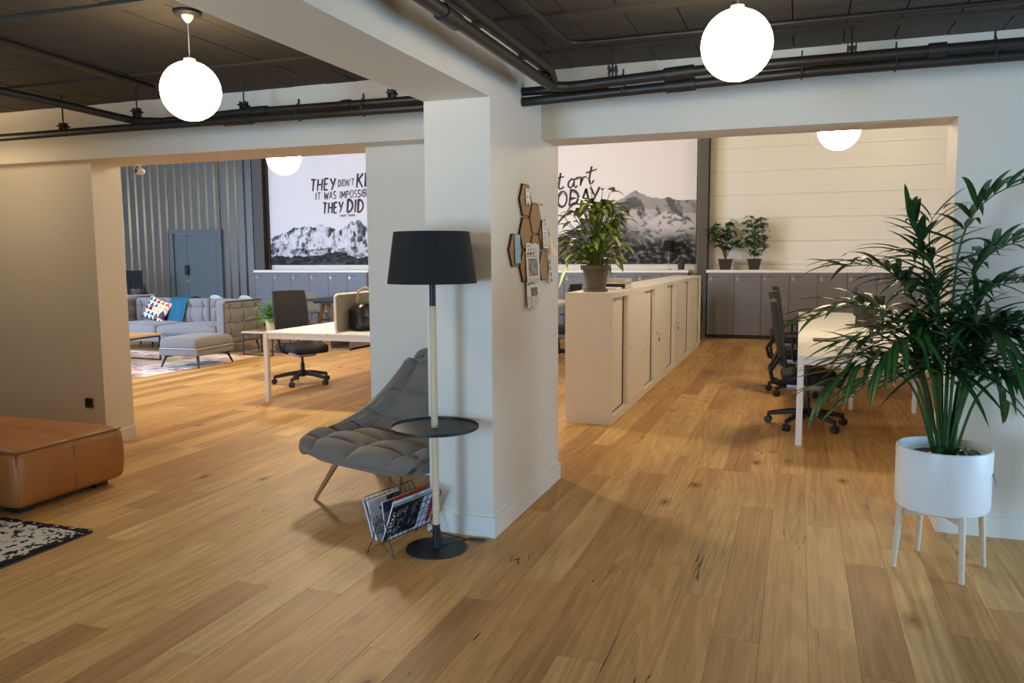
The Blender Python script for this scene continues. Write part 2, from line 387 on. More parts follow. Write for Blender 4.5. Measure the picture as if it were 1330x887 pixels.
# skirting
bh, bt = .115, .014
struct('baseboard_center', MB().box(-1.945-bt, -1.56, 4.055-bt, 4.055, 0, bh).box(-1.56, -1.56+bt, 4.055-bt, 5.33+bt, 0, bh).box(-1.945-bt, -1.945, 4.055, 5.115, 0, bh), M['white_trim'])
struct('baseboard_right', MB().box(.777, 5.0, 4.95-bt, 4.95, 0, bh).box(.777-bt, .777, 4.95-bt, 5.27, 0, bh), M['white_trim'])
struct('baseboard_left', MB().box(-9.0, -5.40, 5.08-bt, 5.08, 0, bh).box(-5.40, -5.40+bt, 5.08-bt, 5.38, 0, bh), M['white_trim'])
struct('baseboard_middle', MB().box(-2.92, -1.96, 5.13-bt, 5.13, 0, bh).box(-2.92-bt, -2.92, 5.13-bt, 5.41, 0, bh), M['white_trim'])
# near room behind the camera
struct('wall_near_left', MB().box(-9.2, -9.0, -4.2, 5.08, 0, 2.9), M['wall'])
struct('wall_near_right', MB().box(5.0, 5.2, -4.2, 3.15, 0, 2.9).box(5.0, 5.2, 4.85, 4.95, 0, 2.9).box(5.0, 5.2, 3.15, 4.85, 0, .06).box(5.0, 5.2, 3.15, 4.85, 2.04, 2.9), M['wall'])
struct('wall_rear_and_light_block', MB().box(-4.1, -3.9, -4.2, .5, 0, 2.9).box(-9.2, -3.9, .5, .7, 0, 2.9).box(-2.2, 1.0, -4.2, -4.0, 0, 2.9).box(3.8, 5.2, -4.2, -4.0, 0, 2.9)  # first two boxes: unseen partition added to keep rear daylight off the left wall
       .box(-3.9, -2.2, -4.2, -4.0, 2.22, 2.9).box(1.0, 3.8, -4.2, -4.0, 2.35, 2.9).box(-3.9, -2.2, -4.2, -4.0, 0, .08).box(1.0, 3.8, -4.2, -4.0, 0, .12), M['wall'])
def window_frame(name, axis, a0, a1, z0, z1, p, n):
    mb = MB(); t_ = .05; xs = [a0+(a1-a0)*k/n for k in range(n+1)]
    def bx(a, b, c, d):
        if axis == 'x': mb.box(a, b, p-.03, p+.03, c, d)
        else: mb.box(p-.03, p+.03, a, b, c, d)
    for x in xs: bx(x-t_/2, x+t_/2, z0, z1)
    bx(a0, a1, z0, z0+t_); bx(a0, a1, z1-t_, z1)
    struct(name, mb, M['blackmetal'])
window_frame('window_1', 'x', -3.9, -2.2, .08, 2.22, -4.12, 2); window_frame('window_2', 'x', 1.0, 3.8, .12, 2.35, -4.12, 3)
window_frame('window_3', 'y', 3.15, 4.85, .06, 2.04, 5.12, 2)
window_frame('window_4', 'x', -15.35, -9.85, .8, 3.0, 5.28, 5)
# hall beyond the openings
HZ = 4.7
wb = struct('wall_back', MB().box(-17.2, 5.2, 16.06, 16.3, 0, HZ), M['wall'])
for k in range(11):
    z0 = max(0, 3.564-.4355*8+.4355*k); z1 = min(HZ, 3.564-.4355*8+.4355*(k+1))
    mb = MB(); x0, x1 = -1.66, 5.0; n = 6
    prof = [(0, z0+.004), (-.018, z0+.008)]
    for q in range(n):
        za = z0+.012+(z1-z0-.024)*q/n; zb = z0+.012+(z1-z0-.024)*(q+1)/n
        prof += [(-.0185, za+.004), (-.0185, zb-.010), (-.0172, zb-.006), (-.0172, zb-.003)]
    prof += [(-.018, z1-.008), (0, z1-.004)]
    vs = [(x, 16.06+y, z) for x in (x0, x1) for y, z in prof]; nn = len(prof)
    mb.add(vs, [(i, i+1, nn+i+1, nn+i) for i in range(nn-1)])
    mb.build('wall_panel', M['panelw'], wb, False, recalc=False)
# trapezoidal cladding, with a gap left for the door
def clad(x0, x1, z0, z1):
    mb = MB(); pr = []; x = x0; pitch = .235
    while x < x1:
        for dx, dy in ((0, 0), (.10, 0), (.125, -.04), (.205, -.04), (.235, 0)):
            if x+dx <= x1+1e-6: pr.append((x+dx, 16.02+dy))
        x += pitch
    n = len(pr); mb.add([(a, b, z) for z in (z0, z1) for a, b in pr], [(i, i+1, n+i+1, n+i) for i in range(n-1)])
    return mb
for a in ((-17.0, -14.62, 0, HZ), (-13.06, -11.97, 0, HZ), (-14.62, -13.06, 2.26, HZ)):
    clad(*a).build('cladding_sheet', M['clad'], wb, False, recalc=False)
for x0, x1 in ((-11.97, -11.71), (-1.85, -1.67)):
    struct('trim_6', MB().box(x0, x1, 15.78, 15.80, 0, HZ).box(x0, x1, 15.98, 16.0, 0, HZ).box((x0+x1)/2-.01, (x0+x1)/2+.01, 15.80, 15.98, 0, HZ).box(x0, x1, 16.0, 16.06, 0, HZ), M['steel'])
dr = struct('door_1', MB().box(-14.62, -14.50, 15.96, 16.05, 0, 2.26, .004).box(-13.16, -13.06, 15.96, 16.05, 0, 2.26, .004).box(-14.5, -13.16, 15.96, 16.05, 2.17, 2.26, .004), M['doorpaint'])
lf = MB().box(-14.49, -14.12, 16.0, 16.05, .01, 2.16, .006).build('side_leaf', M['doorpaint'], dr, False)
lf = MB().box(-14.11, -13.17, 16.0, 16.05, .01, 2.16, .006).box(-14.03, -13.25, 15.995, 16.0, .1, 2.08, .002).build('door_leaf', M['doorpaint'], dr, False)
MB().box(-14.16, -14.06, 15.93, 16.0, 1.16, 1.40, .01).build('door_handle', M['black'], dr)
MB().lathe([(.0, -.01), (.018, -.01), (.018, .01), (0, .01)], 12).xf(Matrix.Translation((-14.1, 15.99, 1.02)) @ Matrix.Rotation(PI/2, 4, 'X')).build('key_cylinder', M['chrome'], dr)
struct('wall_hall_left', MB().box(-17.2, -17.0, 5.2, 16.3, 0, HZ), M['wall'])
struct('wall_hall_right', MB().box(5.0, 5.2, 4.95, 16.3, 0, HZ), M['wall'])
struct('wall_hall_front', MB().box(-17.2, -15.35, 5.2, 5.4, 0, HZ).box(-9.85, -9.2, 5.2, 5.4, 0, HZ).box(-15.35, -9.85, 5.2, 5.4, 0, .8).box(-15.35, -9.85, 5.2, 5.4, 3.0, HZ).box(-9.2, 5.2, 5.28, 5.4, 2.9, HZ), M['wall'])
struct('ceiling', MB().box(-17.2, 5.2, 5.2, 16.3, HZ, HZ+.12), M['ceil_dark'])

# ------------------------------------------------------------------ globe lamps
def globe(label, c, r, zc, mt, cord=True):
    t = thing('globe_lamp', label, 'pendant lamp', (c[0], c[1], zc), group='opal globe pendants')
    h = zc-c[2]
    n = 24; prof = [(r*math.sin(PI*i/n), h*-1-r*0 - h*0 - 0 + (-r*math.cos(PI*i/n))) for i in range(n+1)]
    prof = [(max(1e-5, a), -(zc-c[2]) - r*math.cos(PI*i/n)) for i, (a, _) in enumerate(prof)]
    MB().lathe(prof, 40).build('globe', mt, t)
    MB().tube([(0, 0, -.03), (.001, 0, -h*.5), (0, 0, -h+r-.005)], .0035, 6).build('cord', M['silver'], t)
    MB().lathe([(0, 0), (.066, 0), (.066, -.010), (.058, -.018), (0, -.018)], 28).build('ceiling_rose', M['blackmetal'], t)
    MB().lathe([(0, -.012), (.030, -.012), (.026, -.03), (.008, -.052), (0, -.052)], 20).build('cord_grip', M['white'], t)
    MB().lathe([(0, -h+r-.012), (.03, -h+r-.012), (.028, -h+r+.012), (0.006, -h+r+.02)], 20).build('globe_cap', M['silver'], t)
    return t
globe('lit white globe pendant left of the ceiling beam, over the left opening', (-2.815, 3.27, 2.362), .141, ZL, M['globe_near'])
globe('lit white globe pendant right of the beam, over the right opening', (-.265, 3.46, 2.393), .141, ZR, M['globe_near'])
globe('added unseen globe pendant lighting the left wall, just left of the frame', (-6.2, 4.1, 2.362), .141, ZL, M['globe_near'])  # added out of view to give the left wall warm light
globe('lit globe pendant half hidden by the lintel, before the left mural', (-7.2, 10.25, 3.02), .245, HZ, M['globe_hall'])
globe('lit globe pendant half hidden by the lintel, before the white panel wall', (.33, 8.85, 2.80), .203, HZ, M['globe_hall'])

for x, y, zc, cz, mt, lb in ((-11.0, 7.6, 3.1, HZ, 'globe_added', 'added unseen globe pendant over the lounge corner, hidden by the left lintel'), (-4.9, 8.0, 3.1, HZ, 'globe_added', 'added unseen globe pendant hidden behind the pier'),  # unseen globes added to brighten the hall
                         (-3.4, 12.6, 3.95, HZ, 'globe_added_deep', 'added unseen globe pendant high before the right mural, hidden by the lintel'),  # added high out of view to light the right mural and panel wall
                         (1.8, 12.6, 3.95, HZ, 'globe_added_deep', 'added unseen globe pendant high before the white panel wall, hidden by the lintel')):
    globe(lb, (x, y, zc), .141 if cz < 3 else .2, cz, M[mt])

# ------------------------------------------------------------------ black service pipes under the ceilings
def pipe(name, label, pts, r, couplings=(), parent=None):
    t = tag(MB().tube(pts, r, 12).build(name, M['pipe']), label, 'pipe')
    for p0, p1 in couplings: MB().tube([p0, p1], r+.008, 14).build('coupling', M['pipe'], t)
    return t
def bent(a, b, c, rad=.10, n=5):     # polyline a-b-c with a rounded corner at b
    a, b, c = Vector(a), Vector(b), Vector(c); p = b+(a-b).normalized()*rad; q = b+(c-b).normalized()*rad
    return [a]+[p.lerp(b, t).lerp(b.lerp(q, t), t) for t in [i/n for i in range(n+1)]]+[c]
YR = 4.55
pipe('service_pipe', 'lower black pipe along the lintel above the right opening, from the column', [(-1.558, YR+.03, 2.452), (-.9, YR+.02, 2.470), (-.3, YR, 2.482), (.05, YR, 2.492), (3.5, YR, 2.50)], .027, [((-.72, YR+.013, 2.474), (-.56, YR+.008, 2.477))])
pipe('service_pipe', 'thick black pipe running along the beam and turning along the right lintel', bent((-1.335, 0.8, 2.505), (-1.325, 4.46, 2.490), (-.5, 4.50, 2.534), .14)+[(3.5, 4.545, 2.556)], .028, [((-1.333, 2.95, 2.496), (-1.333, 3.10, 2.495)), ((-.72, 4.489, 2.522), (-.56, 4.497, 2.531)), ((.56, 4.512, 2.540), (.64, 4.513, 2.5405))])
pipe('service_pipe', 'second black pipe beside the beam, tucked above the thick one', [(-1.285, 0.8, 2.556), (-1.275, 4.22, 2.540), (-1.30, 4.36, 2.515), (-1.325, 4.44, 2.492)], .020)
pipe('service_pipe', 'short black pipe stub ending at the column, under the bend', [(-1.558, YR+.035, 2.512), (-1.25, YR+.035, 2.510), (-1.05, YR+.06, 2.515)], .025)
pipe('service_pipe', 'slim conduit close to the right ceiling with one bend', bent((-1.17, 1.0, 2.655), (-1.165, 4.2, 2.655), (3.5, 4.2, 2.655), .10), .014)
YL = 4.52
pipe('service_pipe', 'lower black pipe along the lintel above the left opening', [(-8.5, YL-.01, 2.452), (-4.6, YL-.01, 2.462), (-1.947, YL-.01, 2.452)], .027, [((-3.62, YL-.01, 2.458), (-3.40, YL-.01, 2.458))])
pipe('service_pipe', 'upper black pipe along the lintel above the left opening', [(-4.35, YL+.02, 2.49), (-3.55, YL+.02, 2.512), (-1.947, YL+.02, 2.506)], .024, [((-3.5, YL+.02, 2.511), (-3.3, YL+.02, 2.511)), ((-2.74, YL+.02, 2.508), (-2.68, YL+.02, 2.508))])
pipe('service_pipe', 'black pipe crossing the left ceiling and joining the lintel pipes', [(-4.72, .6, 2.60), (-4.62, 3.9, 2.575), (-4.40, YL, 2.512), (-4.15, YL+.01, 2.49)], .026)
pipe('service_pipe', 'slim dark conduit tight under the left ceiling boards', [(-3.95, .6, 2.705), (-4.02, 3.2, 2.705), (-4.15, 4.45, 2.70)], .022)
def hanger(x, y, zt, zb, label, w=.07):
    t = thing('pipe_hanger', label, 'bracket', (x, y, zt), group='threaded rod pipe hangers')
    h = zt-zb
    MB().tube([(0, 0, 0), (0, 0, -h)], .0055, 6).build('rod', M['pipe'], t)
    MB().box(-.022, .022, -.04, .04, -h+.035, -h+.045).box(-.022, -.017, -.02, .02, -h-.02, -h+.065).box(.017, .022, -.02, .02, -h-.02, -h+.065).build('clamp', M['pipe'], t, False)
hanger(-1.325, 4.26, ZR, 2.50, 'rod hanger beside the bend of the beam pipes')
hanger(-1.0, 4.48, ZR, 2.53, 'rod hanger at the left end of the right lintel pipes')
hanger(.215, 4.52, ZR, 2.545, 'rod hanger right of the right globe lamp')
hanger(-5.05, 4.53, ZL, 2.47, 'leftmost rod hanger over the left lintel pipe')
hanger(-4.37, 4.53, ZL, 2.53, 'rod hanger where the crossing pipe joins, left of the left globe')
hanger(-3.50, 4.56, ZL, 2.52, 'rod hanger just right of the left globe lamp')
hanger(-2.40, 4.56, ZL, 2.52, 'rod hanger beside the beam on the left lintel pipes')

for x, y, z, lb in ((-.02, 4.528, 2.512, 'just right of the right globe lamp'), (.42, 4.535, 2.517, 'right of the right rod hanger'), (.85, 4.535, 2.527, 'near the right end in view'), (-.95, 4.53, 2.495, 'left of the pipe couplings on the right')):
    tag(MB().tube([(0, .046*math.cos(R(30*k)), .060*math.sin(R(30*k))) for k in range(12)], .004, 6, True).box(-.004, .004, -.006, .006, .06, .085).build('cable_tie', M['cable'], loc=(x, y, z)), 'black cable tie around the right lintel pipes, '+lb, 'cable tie', 'cable ties on the pipes')
for x, lb in ((-3.05, 'right of the left couplings'), (-2.58, 'midway to the beam')):
    tag(MB().tube([(0, .040*math.cos(R(30*k)), .056*math.sin(R(30*k))) for k in range(12)], .004, 6, True).box(-.004, .004, -.006, .006, .058, .082).build('cable_tie', M['cable'], loc=(x, 4.525, 2.482 if x > -4 else 2.462)), 'black cable tie around the left lintel pipes, '+lb, 'cable tie', 'cable ties on the pipes')

# ------------------------------------------------------------------ murals
def stroke(mb, pts, wd, taper=.75):
    pts = [Vector((p[0], p[1])) for p in pts]; n = len(pts); L = []; Rr = []
    for i, p in enumerate(pts):
        a = pts[max(0, i-1)]; b = pts[min(n-1, i+1)]; t = (b-a).normalized(); nn = Vector((-t.y, t.x))
        k = wd*.5*(1-(1-taper)*i/max(1, n-1)); L.append(p+nn*k); Rr.append(p-nn*k)
    vs = [(q.x, 0, q.y) for q in L]+[(q.x, 0, q.y) for q in Rr]
    mb.add(vs, [(i, i+1, n+i+1, n+i) for i in range(n-1)])
def arc(cx, cy, rx, ry, a0, a1, n=12): return [(cx+rx*math.cos(R(a0+(a1-a0)*i/n)), cy+ry*math.sin(R(a0+(a1-a0)*i/n))) for i in range(n+1)]
GL = {'T': (.62, [[(0, 1), (.62, .98)], [(.33, 1), (.27, 0)]]), 'H': (.62, [[(.06, 1), (0, 0)], [(.58, 1), (.54, 0)], [(0, .5), (.58, .54)]]),
      'E': (.52, [[(.04, 1), (0, 0)], [(.03, .98), (.5, 1)], [(.02, .52), (.42, .54)], [(0, .02), (.48, .04)]]), 'Y': (.62, [[(0, 1), (.3, .48)], [(.62, 1), (.2, 0)]]),
      'D': (.60, [[(.04, 1), (0, 0)], [(0, .98)]+arc(.05, .5, .52, .5, 85, -85)+[(0, 0)]]), 'I': (.14, [[(.08, 1), (.05, 0)]]),
      'N': (.62, [[(.03, 0), (.03, 1)], [(.03, 1), (.56, 0)], [(.56, 0), (.6, 1)]]), "'": (.14, [[(.08, 1), (.03, .75)]]),
      'K': (.60, [[(.05, 1), (0, 0)], [(.58, 1), (.05, .46)], [(.16, .56), (.58, 0)]]), 'O': (.62, [arc(.31, .5, .31, .5, 100, 460, 20)]),
      'W': (.84, [[(0, 1), (.2, 0)], [(.2, 0), (.42, .8)], [(.42, .8), (.62, 0)], [(.62, 0), (.84, 1)]]), 'A': (.62, [[(.3, 1), (0, 0)], [(.3, 1), (.6, 0)], [(.1, .34), (.5, .36)]]),
      'S': (.5, [arc(.25, .74, .24, .25, 30, 250, 10)+arc(.24, .25, .25, .25, 80, -150, 10)]), 'M': (.76, [[(.02, 0), (.06, 1)], [(.06, 1), (.36, .25)], [(.36, .25), (.68, 1)], [(.68, 1), (.74, 0)]]),
      'P': (.54, [[(.04, 1), (0, 0)], [(0, .98)]+arc(.08, .73, .42, .26, 85, -85)+[(0, .46)]]), 'B': (.56, [[(.04, 1), (0, 0)], [(0, .98)]+arc(.08, .76, .38, .23, 85, -85)+[(0, .53)], [(0, .53)]+arc(.08, .27, .44, .26, 85, -85)+[(0, .01)]]),
      'L': (.5, [[(.04, 1), (0, 0)], [(0, .03), (.5, .02)]]), 'R': (.56, [[(.04, 1), (0, 0)], [(0, .98)]+arc(.08, .73, .42, .26, 85, -85)+[(0, .46)], [(.15, .46), (.56, 0)]]), ' ': (.34, [])}
rt_ = random.Random(11)
def write(mb, s, x0, x1, z0, z1, wd, slope=0, double=False):
    tot = sum(GL[c][0] for c in s)+.22*(len(s)-1); k = (x1-x0)/tot; h = z1-z0; x = 0
    for c in s:
        wgl, st = GL[c]; jz = rt_.uniform(-.03, .03)
        for l in st:
            pts = [(x0+(x+px)*k+.08*h*(py-.5), z0+(py+jz)*h+slope*(x*k)) for px, py in l]
            stroke(mb, pts, wd*rt_.uniform(.85, 1.15))
        x += wgl+.22
def lerp_profile(P, x):
    for (a, b), (c, d) in zip(P, P[1:]):
        if a <= x <= c: return b+(d-b)*(x-a)/(c-a)
    return P[0][1] if x < P[0][0] else P[-1][1]
def fr(x, z, s=1, o=6): return noise.fractal(Vector((x*s, z*s, s*1.7)), 1.0, 2.0, o)
def sst(a, b, v): t = min(1, max(0, (v-a)/(b-a))); return t*t*(3-2*t)
SKY = s2l(232, 226, 228)
ridgeL = [(-11.7, 2.02), (-11.3, 2.14), (-11.1, 2.25), (-10.85, 2.24), (-10.6, 2.30), (-10.45, 2.26), (-10.25, 2.29), (-10.1, 2.24), (-9.9, 2.17), (-9.75, 2.22), (-9.5, 2.37), (-9.3, 2.36), (-9.1, 2.18), (-8.9, 2.05), (-8.4, 2.2), (-7.8, 2.35), (-7.3, 2.1), (-6.7, 2.0)]
def colL(x, z):
    h = lerp_profile(ridgeL, x)+.05*fr(x, 0, 4)
    if z > h: return SKY
    # jagged rock ribs that fall from the ridge
    d = h-z; rib = fr(x*1.0+d*.35, d*.5, 5.5, 7)+.55*fr(x+3, z*.6, 14, 4)
    v = .80-.62*sst(.05, .55, rib+.35*sst(.15, .02, d))
    v -= .10*sst(.1, -.3, fr(x, z, 9, 4))
    h2 = 1.80+.09*fr(x+9, 0, 2.2)+(.10 if x < -11.2 else 0)
    if z < h2: v = v*.35+.48*(1-sst(-.15, .25, fr(x*1.3, z*2.2, 5, 6)))*.9
    h3 = 1.58+.10*fr(x+2, 1, 1.6)+.10*math.exp(-((x+10.0)/.45)**2)
    if z < h3: v = .05+.10*max(0, fr(x, z*2, 8, 5)+.2)
    v = max(.02, min(.85, v**1.25)); return (v*.98, v*.95, v*1.02)
ridgeR = [(-6.7, 1.9), (-5.6, 2.0), (-5.0, 1.75), (-4.67, 1.95), (-4.4, 2.1), (-4.1, 2.3), (-3.65, 2.56), (-3.41, 2.68), (-3.1, 2.86), (-2.88, 2.74), (-2.6, 2.66), (-2.43, 2.70), (-2.28, 2.63), (-1.9, 2.64)]
def colR(x, z):
    h = lerp_profile(ridgeR, x)+.03*fr(x, 5, 4)
    if z > h: return SKY
    d = h-z; rib = fr(x-d*.6, d*.7, 3.5, 7)+.5*fr(x+1, z, 11, 5)
    dark = sst(-.15, .45, rib)
    v = .62-.42*dark
    if d < .25: v = v*.6+.10
    c2 = 2.45-.55*abs(x+2.45)          # paler dome on the right
    if z < c2: v = .70-.40*sst(-.1, .5, fr(x, z*1.5, 9, 5))
    lo = sst(2.25, 1.75, z+.18*fr(x, z, 1.6, 4)+.12*(x+3.2))
    v = v*(1-lo)+lo*(.06+.34*max(0, fr(x, z*1.2, 10, 6)+.08))
    v = max(.012, min(.85, v**1.35*.95)); return (v*1.0, v*.95, v*.96)
def mural(name, label, x0, x1, fn, zt):
    t = thing(name, label, 'mural', ((x0+x1)/2, 16.0, 1.40)); ox = (x0+x1)/2
    MB().box(x0-ox, x1-ox, .012, .05, 0, zt-1.40).build('backing_board', M['white'], t, False)
    zb, zs = 1.40, 2.95
    mb = MB().grid(lambda u, v: (x0-ox+(x1-x0)*u, .010, zb-1.40+(zs-zb)*v), int((x1-x0)/.021), int((zs-zb)/.021), lambda u, v: fn(x0+(x1-x0)*u, zb+(zs-zb)*v))
    mb.grid(lambda u, v: (x0-ox+(x1-x0)*u, .010, zs-1.40+(zt-zs)*v), 2, 2, lambda u, v: SKY)
    mb.build('printed_canvas', M['canvas'], t, False, recalc=False)
    return t, ox
t, ox = mural('mural_print', 'left mural of snowy peaks under hand-lettered capitals, above the blue-lit lockers', -11.69, -6.95, colL, 4.55)
mb = MB()
write(mb, 'THEY', -10.54, -9.90, 3.07, 3.33, .045, .03); write(mb, "DIDN'T", -9.82, -9.42, 3.15, 3.30, .022, .03); write(mb, 'KNOW', -9.34, -8.5, 3.11, 3.42, .05, .03)
write(mb, 'IT WAS IMPOSSIBLE SO', -10.42, -8.66, 2.87, 3.03, .026, .03); write(mb, 'THEY', -10.24, -9.72, 2.56, 2.80, .042, .03); write(mb, 'DID IT', -9.60, -8.80, 2.57, 2.85, .055, .02)
write(mb, 'MARK TWAIN', -9.80, -9.42, 2.475, 2.525, .010, .02)
mb.xf(Matrix.Translation((-ox, 0.004, -1.40))).build('lettering', M['ink'], t, False, recalc=False)
t, ox = mural('mural_print', 'right mural of dark rocky hills with brush script, behind the big leafy plant', -6.75, -1.91, colR, 4.55)
mb = MB()
def script(x, z, s, pts, wd=.044): stroke(mb, [(x+a*s, z+b*s) for a, b in pts], wd, .8)
script(-5.02, 2.93, .26, [(.75, 1.3), (.55, 1.45), (.35, 1.3), (.4, 1.0), (.7, .7), (.75, .35), (.5, .05), (.2, .1), (.1, .3)])
script(-4.72, 2.92, .26, [(.35, 1.25), (.25, .7), (.18, .25), (.25, .02), (.45, .05), (.6, .2)]); script(-4.72, 2.92, .26, [(.0, .85), (.4, .92), (.62, .95)], .032)
script(-4.50, 2.93, .26, [(.62, .62), (.4, .72), (.15, .5), (.1, .2), (.25, .02), (.45, .15), (.62, .62), (.58, .2), (.7, .02), (.85, .2)])
script(-4.26, 2.97, .26, [(.05, .62), (.2, .7), (.22, .4), (.18, .02), (.25, .35), (.42, .66), (.58, .70), (.66, .58)])
script(-4.10, 3.0, .26, [(.45, 1.35), (.32, .8), (.24, .3), (.32, .04), (.5, .1), (.62, .3)]); script(-4.10, 3.0, .26, [(-.02, .86), (.4, .98), (.85, 1.12)], .034)
for i, (c, x) in enumerate((('T', -4.95), ('O', -4.69), ('D', -4.44), ('A', -4.20), ('Y', -4.02))):
    write(mb, c, x, x+.19, 2.52+.03*i, 2.84+.025*i, .046); write(mb, c, x+.016, x+.18, 2.55+.03*i, 2.80+.025*i, .012)
mb.xf(Matrix.Translation((-ox, 0.004, -1.40))).build('lettering', M['ink'], t, False, recalc=False)

# ------------------------------------------------------------------ lockers along the back wall
LW = .4885; LY = 15.6
def make_locker(label):
    t = thing('locker', label, 'locker', (0, LY, 0), group='lockers along the back wall')
    MB().box(.003, LW-.003, .02, .44, .07, 1.235).build('body', M['locker'], t, False)
    MB().box(.0, LW, .05, .43, 0, .07).build('plinth', M['black'], t, False)
    d = MB().box(.003, LW-.003, 0, .02, .075, 1.232, .002).build('door', M['locker'], t, False)
    k = MB().lathe([(.012, -.006), (.024, -.006), (.024, .0), (.012, .0)], 18, closed=True).xf(Matrix.Translation((.06, -.002, 1.115)) @ Matrix.Rotation(PI/2, 4, 'X'))
    k.build('lock', M['brass'], d)
    MB().box(.053, .067, -.006, 0, 1.146, 1.160, .002).build('lock_button', M['brass'], d)
    MB().box(.10, .22, -.003, .004, 1.158, 1.168).build('label_slot', M['black'], d, False)
    return t
lk = None
names = []
def put_locker(x, label):
    global lk
    if lk is None: lk = make_locker(label); lk.location = (x, LY, 0)
    else: dup(lk, (x, LY, 0), 0, label)
ordn = ['first', 'second', 'third', 'fourth', 'fifth', 'sixth', 'seventh', 'eighth', 'ninth']
for i in range(9): put_locker(-1.635+LW*i, 'grey locker under the white panel wall, %s from the steel post' % ordn[i])
for i in range(6): put_locker(-11.70+.47*i if False else -11.86+LW*i+.0, 'grey locker under the left mural, %s from the cladding' % ordn[i])
for i in range(6): put_locker(-2.0-LW*(i+1), 'grey locker under the right mural, %s left of the steel post' % ordn[i])
def ltop(x0, x1, label): tag(MB().box(x0, x1, LY-.015, 16.0, 1.2355, 1.29, .004).build('locker_worktop', M['white']), label, 'worktop')
ltop(-1.66, 2.80, 'white worktop on the lockers under the white panel wall')
ltop(-11.88, -8.88, 'white worktop on the lockers under the left mural')
ltop(-4.95, -1.99, 'white worktop on the lockers under the right mural')

# small lamp and cup on the middle worktop
t = thing('table_lamp', 'small table lamp with black shade on the worktop under the right mural', 'lamp', (-2.39, 15.78, 1.29))
MB().lathe([(0, 0), (.07, 0), (.07, .012), (.01, .02), (0, .02)], 24).build('base', M['brass'], t)
MB().tube([(0, 0, .01), (0, 0, .42)], .007, 8).build('stem', M['silver'], t)
MB().lathe([(.115, .36), (.095, .56), (.092, .56), (.112, .36)], 28, closed=True).lathe([(0, .549), (.092, .549), (.092, .552), (0, .552)], 20).build('lamp_shade', M['shade'], t)
tag(MB().lathe([(0, 0), (.06, 0), (.068, .15), (.062, .15), (.055, .02), (0, .02)], 24).build('pen_pot', M['pot_dark'], loc=(-2.15, 15.76, 1.29)), 'plain dark pot beside the small lamp under the right mural', 'pot')

# ------------------------------------------------------------------ foliage helpers
def leaf_mb(mb, p0, d, L, wid, droop, fold=.25, nseg=6, prof=None, tone=.5, upv=Vector((0, 0, 1))):
    d = Vector(d).normalized(); p0 = Vector(p0)
    side = d.cross(upv)
    if side.length < .05: side = d.cross(Vector((1, 0, .2)))
    side.normalize(); nrm = side.cross(d).normalized()
    rows = []
    for i in range(nseg+1):
        s = i/nseg
        q = p0+d*(L*s*(1-.25*abs(droop)*s)) - Vector((0, 0, droop*L*s*s))
        k = prof(s) if prof else math.sin(PI*min(1, s*.94+.03))**.8
        wv = side*(wid*.5*k); hv = nrm*(fold*wid*.5*k)
        rows.append((q-wv+hv, q, q+wv+hv))
    vs = [v for r_ in rows for v in r_]; fs = []; cs = []
    half = []
    for i in range(nseg):
        a = 3*i; fs += [(a, a+1, a+4, a+3), (a+1, a+2, a+5, a+4)]
    b = len(mb.v); mb.v += [tuple(v) for v in vs]; mb.f += [tuple(x+b for x in f) for f in fs]; mb.c += [(.5, tone, 0)]*len(fs); mb.hc = True
    # corner colours: midrib 0, margin 1
    for k_, f in enumerate(fs):
        mb.uv[len(mb.f)-len(fs)+k_] = [0.0 if (x % 3) == 1 else 1.0 for x in f]
    return mb
def leaf_build(mb, name, mt, parent, loc=None):
    me = bpy.data.meshes.new(name); me.from_pydata(mb.v, [], mb.f)
    ca = me.color_attributes.new('Col', 'FLOAT_COLOR', 'CORNER'); buf = []
    for i, f in enumerate(mb.f):
        e = mb.uv.get(i, [.5]*len(f))
        for x in e: buf += [x, mb.c[i][1], 0, 1]
    ca.data.foreach_set('color', buf); me.materials.append(mt); me.shade_smooth()
    o = bpy.data.objects.new(name, me); COL.objects.link(o); o.parent = parent
    if loc: o.location = loc
    return o
# two pots on the right worktop
def square_pot(t, s0, s1, h):
    mb = MB(); n = 4
    pr = [(s0, 0), (s1, h), (s1+.008, h), (s1+.008, h+.015), (s1-.01, h+.015), (s1-.015, h-.02)]
    vs = [(r_*a, r_*b, z) for r_, z in pr for a, b in ((-1, -1), (1, -1), (1, 1), (-1, 1))]
    fs = [(3, 2, 1, 0)]+[(4*i+j, 4*i+(j+1) % 4, 4*i+4+(j+1) % 4, 4*i+4+j) for i in range(len(pr)-1) for j in range(4)]
    mb.add(vs, fs).build('pot', M['pot_dark'], t, False)
    MB().box(-s0-.006, s0+.006, -s0-.006, s0+.006, 0, .014).build('saucer', M['pot_dark'], t, False)
    MB().box(-s1+.016, s1-.016, -s1+.016, s1-.016, h-.04, h-.015).build('soil', M['soil'], t, False)
rg = random.Random(21)
t = thing('potted_plant', 'potted plant with round dark leaves on the worktop beside the steel post', 'plant', (-1.325, 15.74, 1.29))
square_pot(t, .085, .12, .19)
sm = MB(); lm = MB()
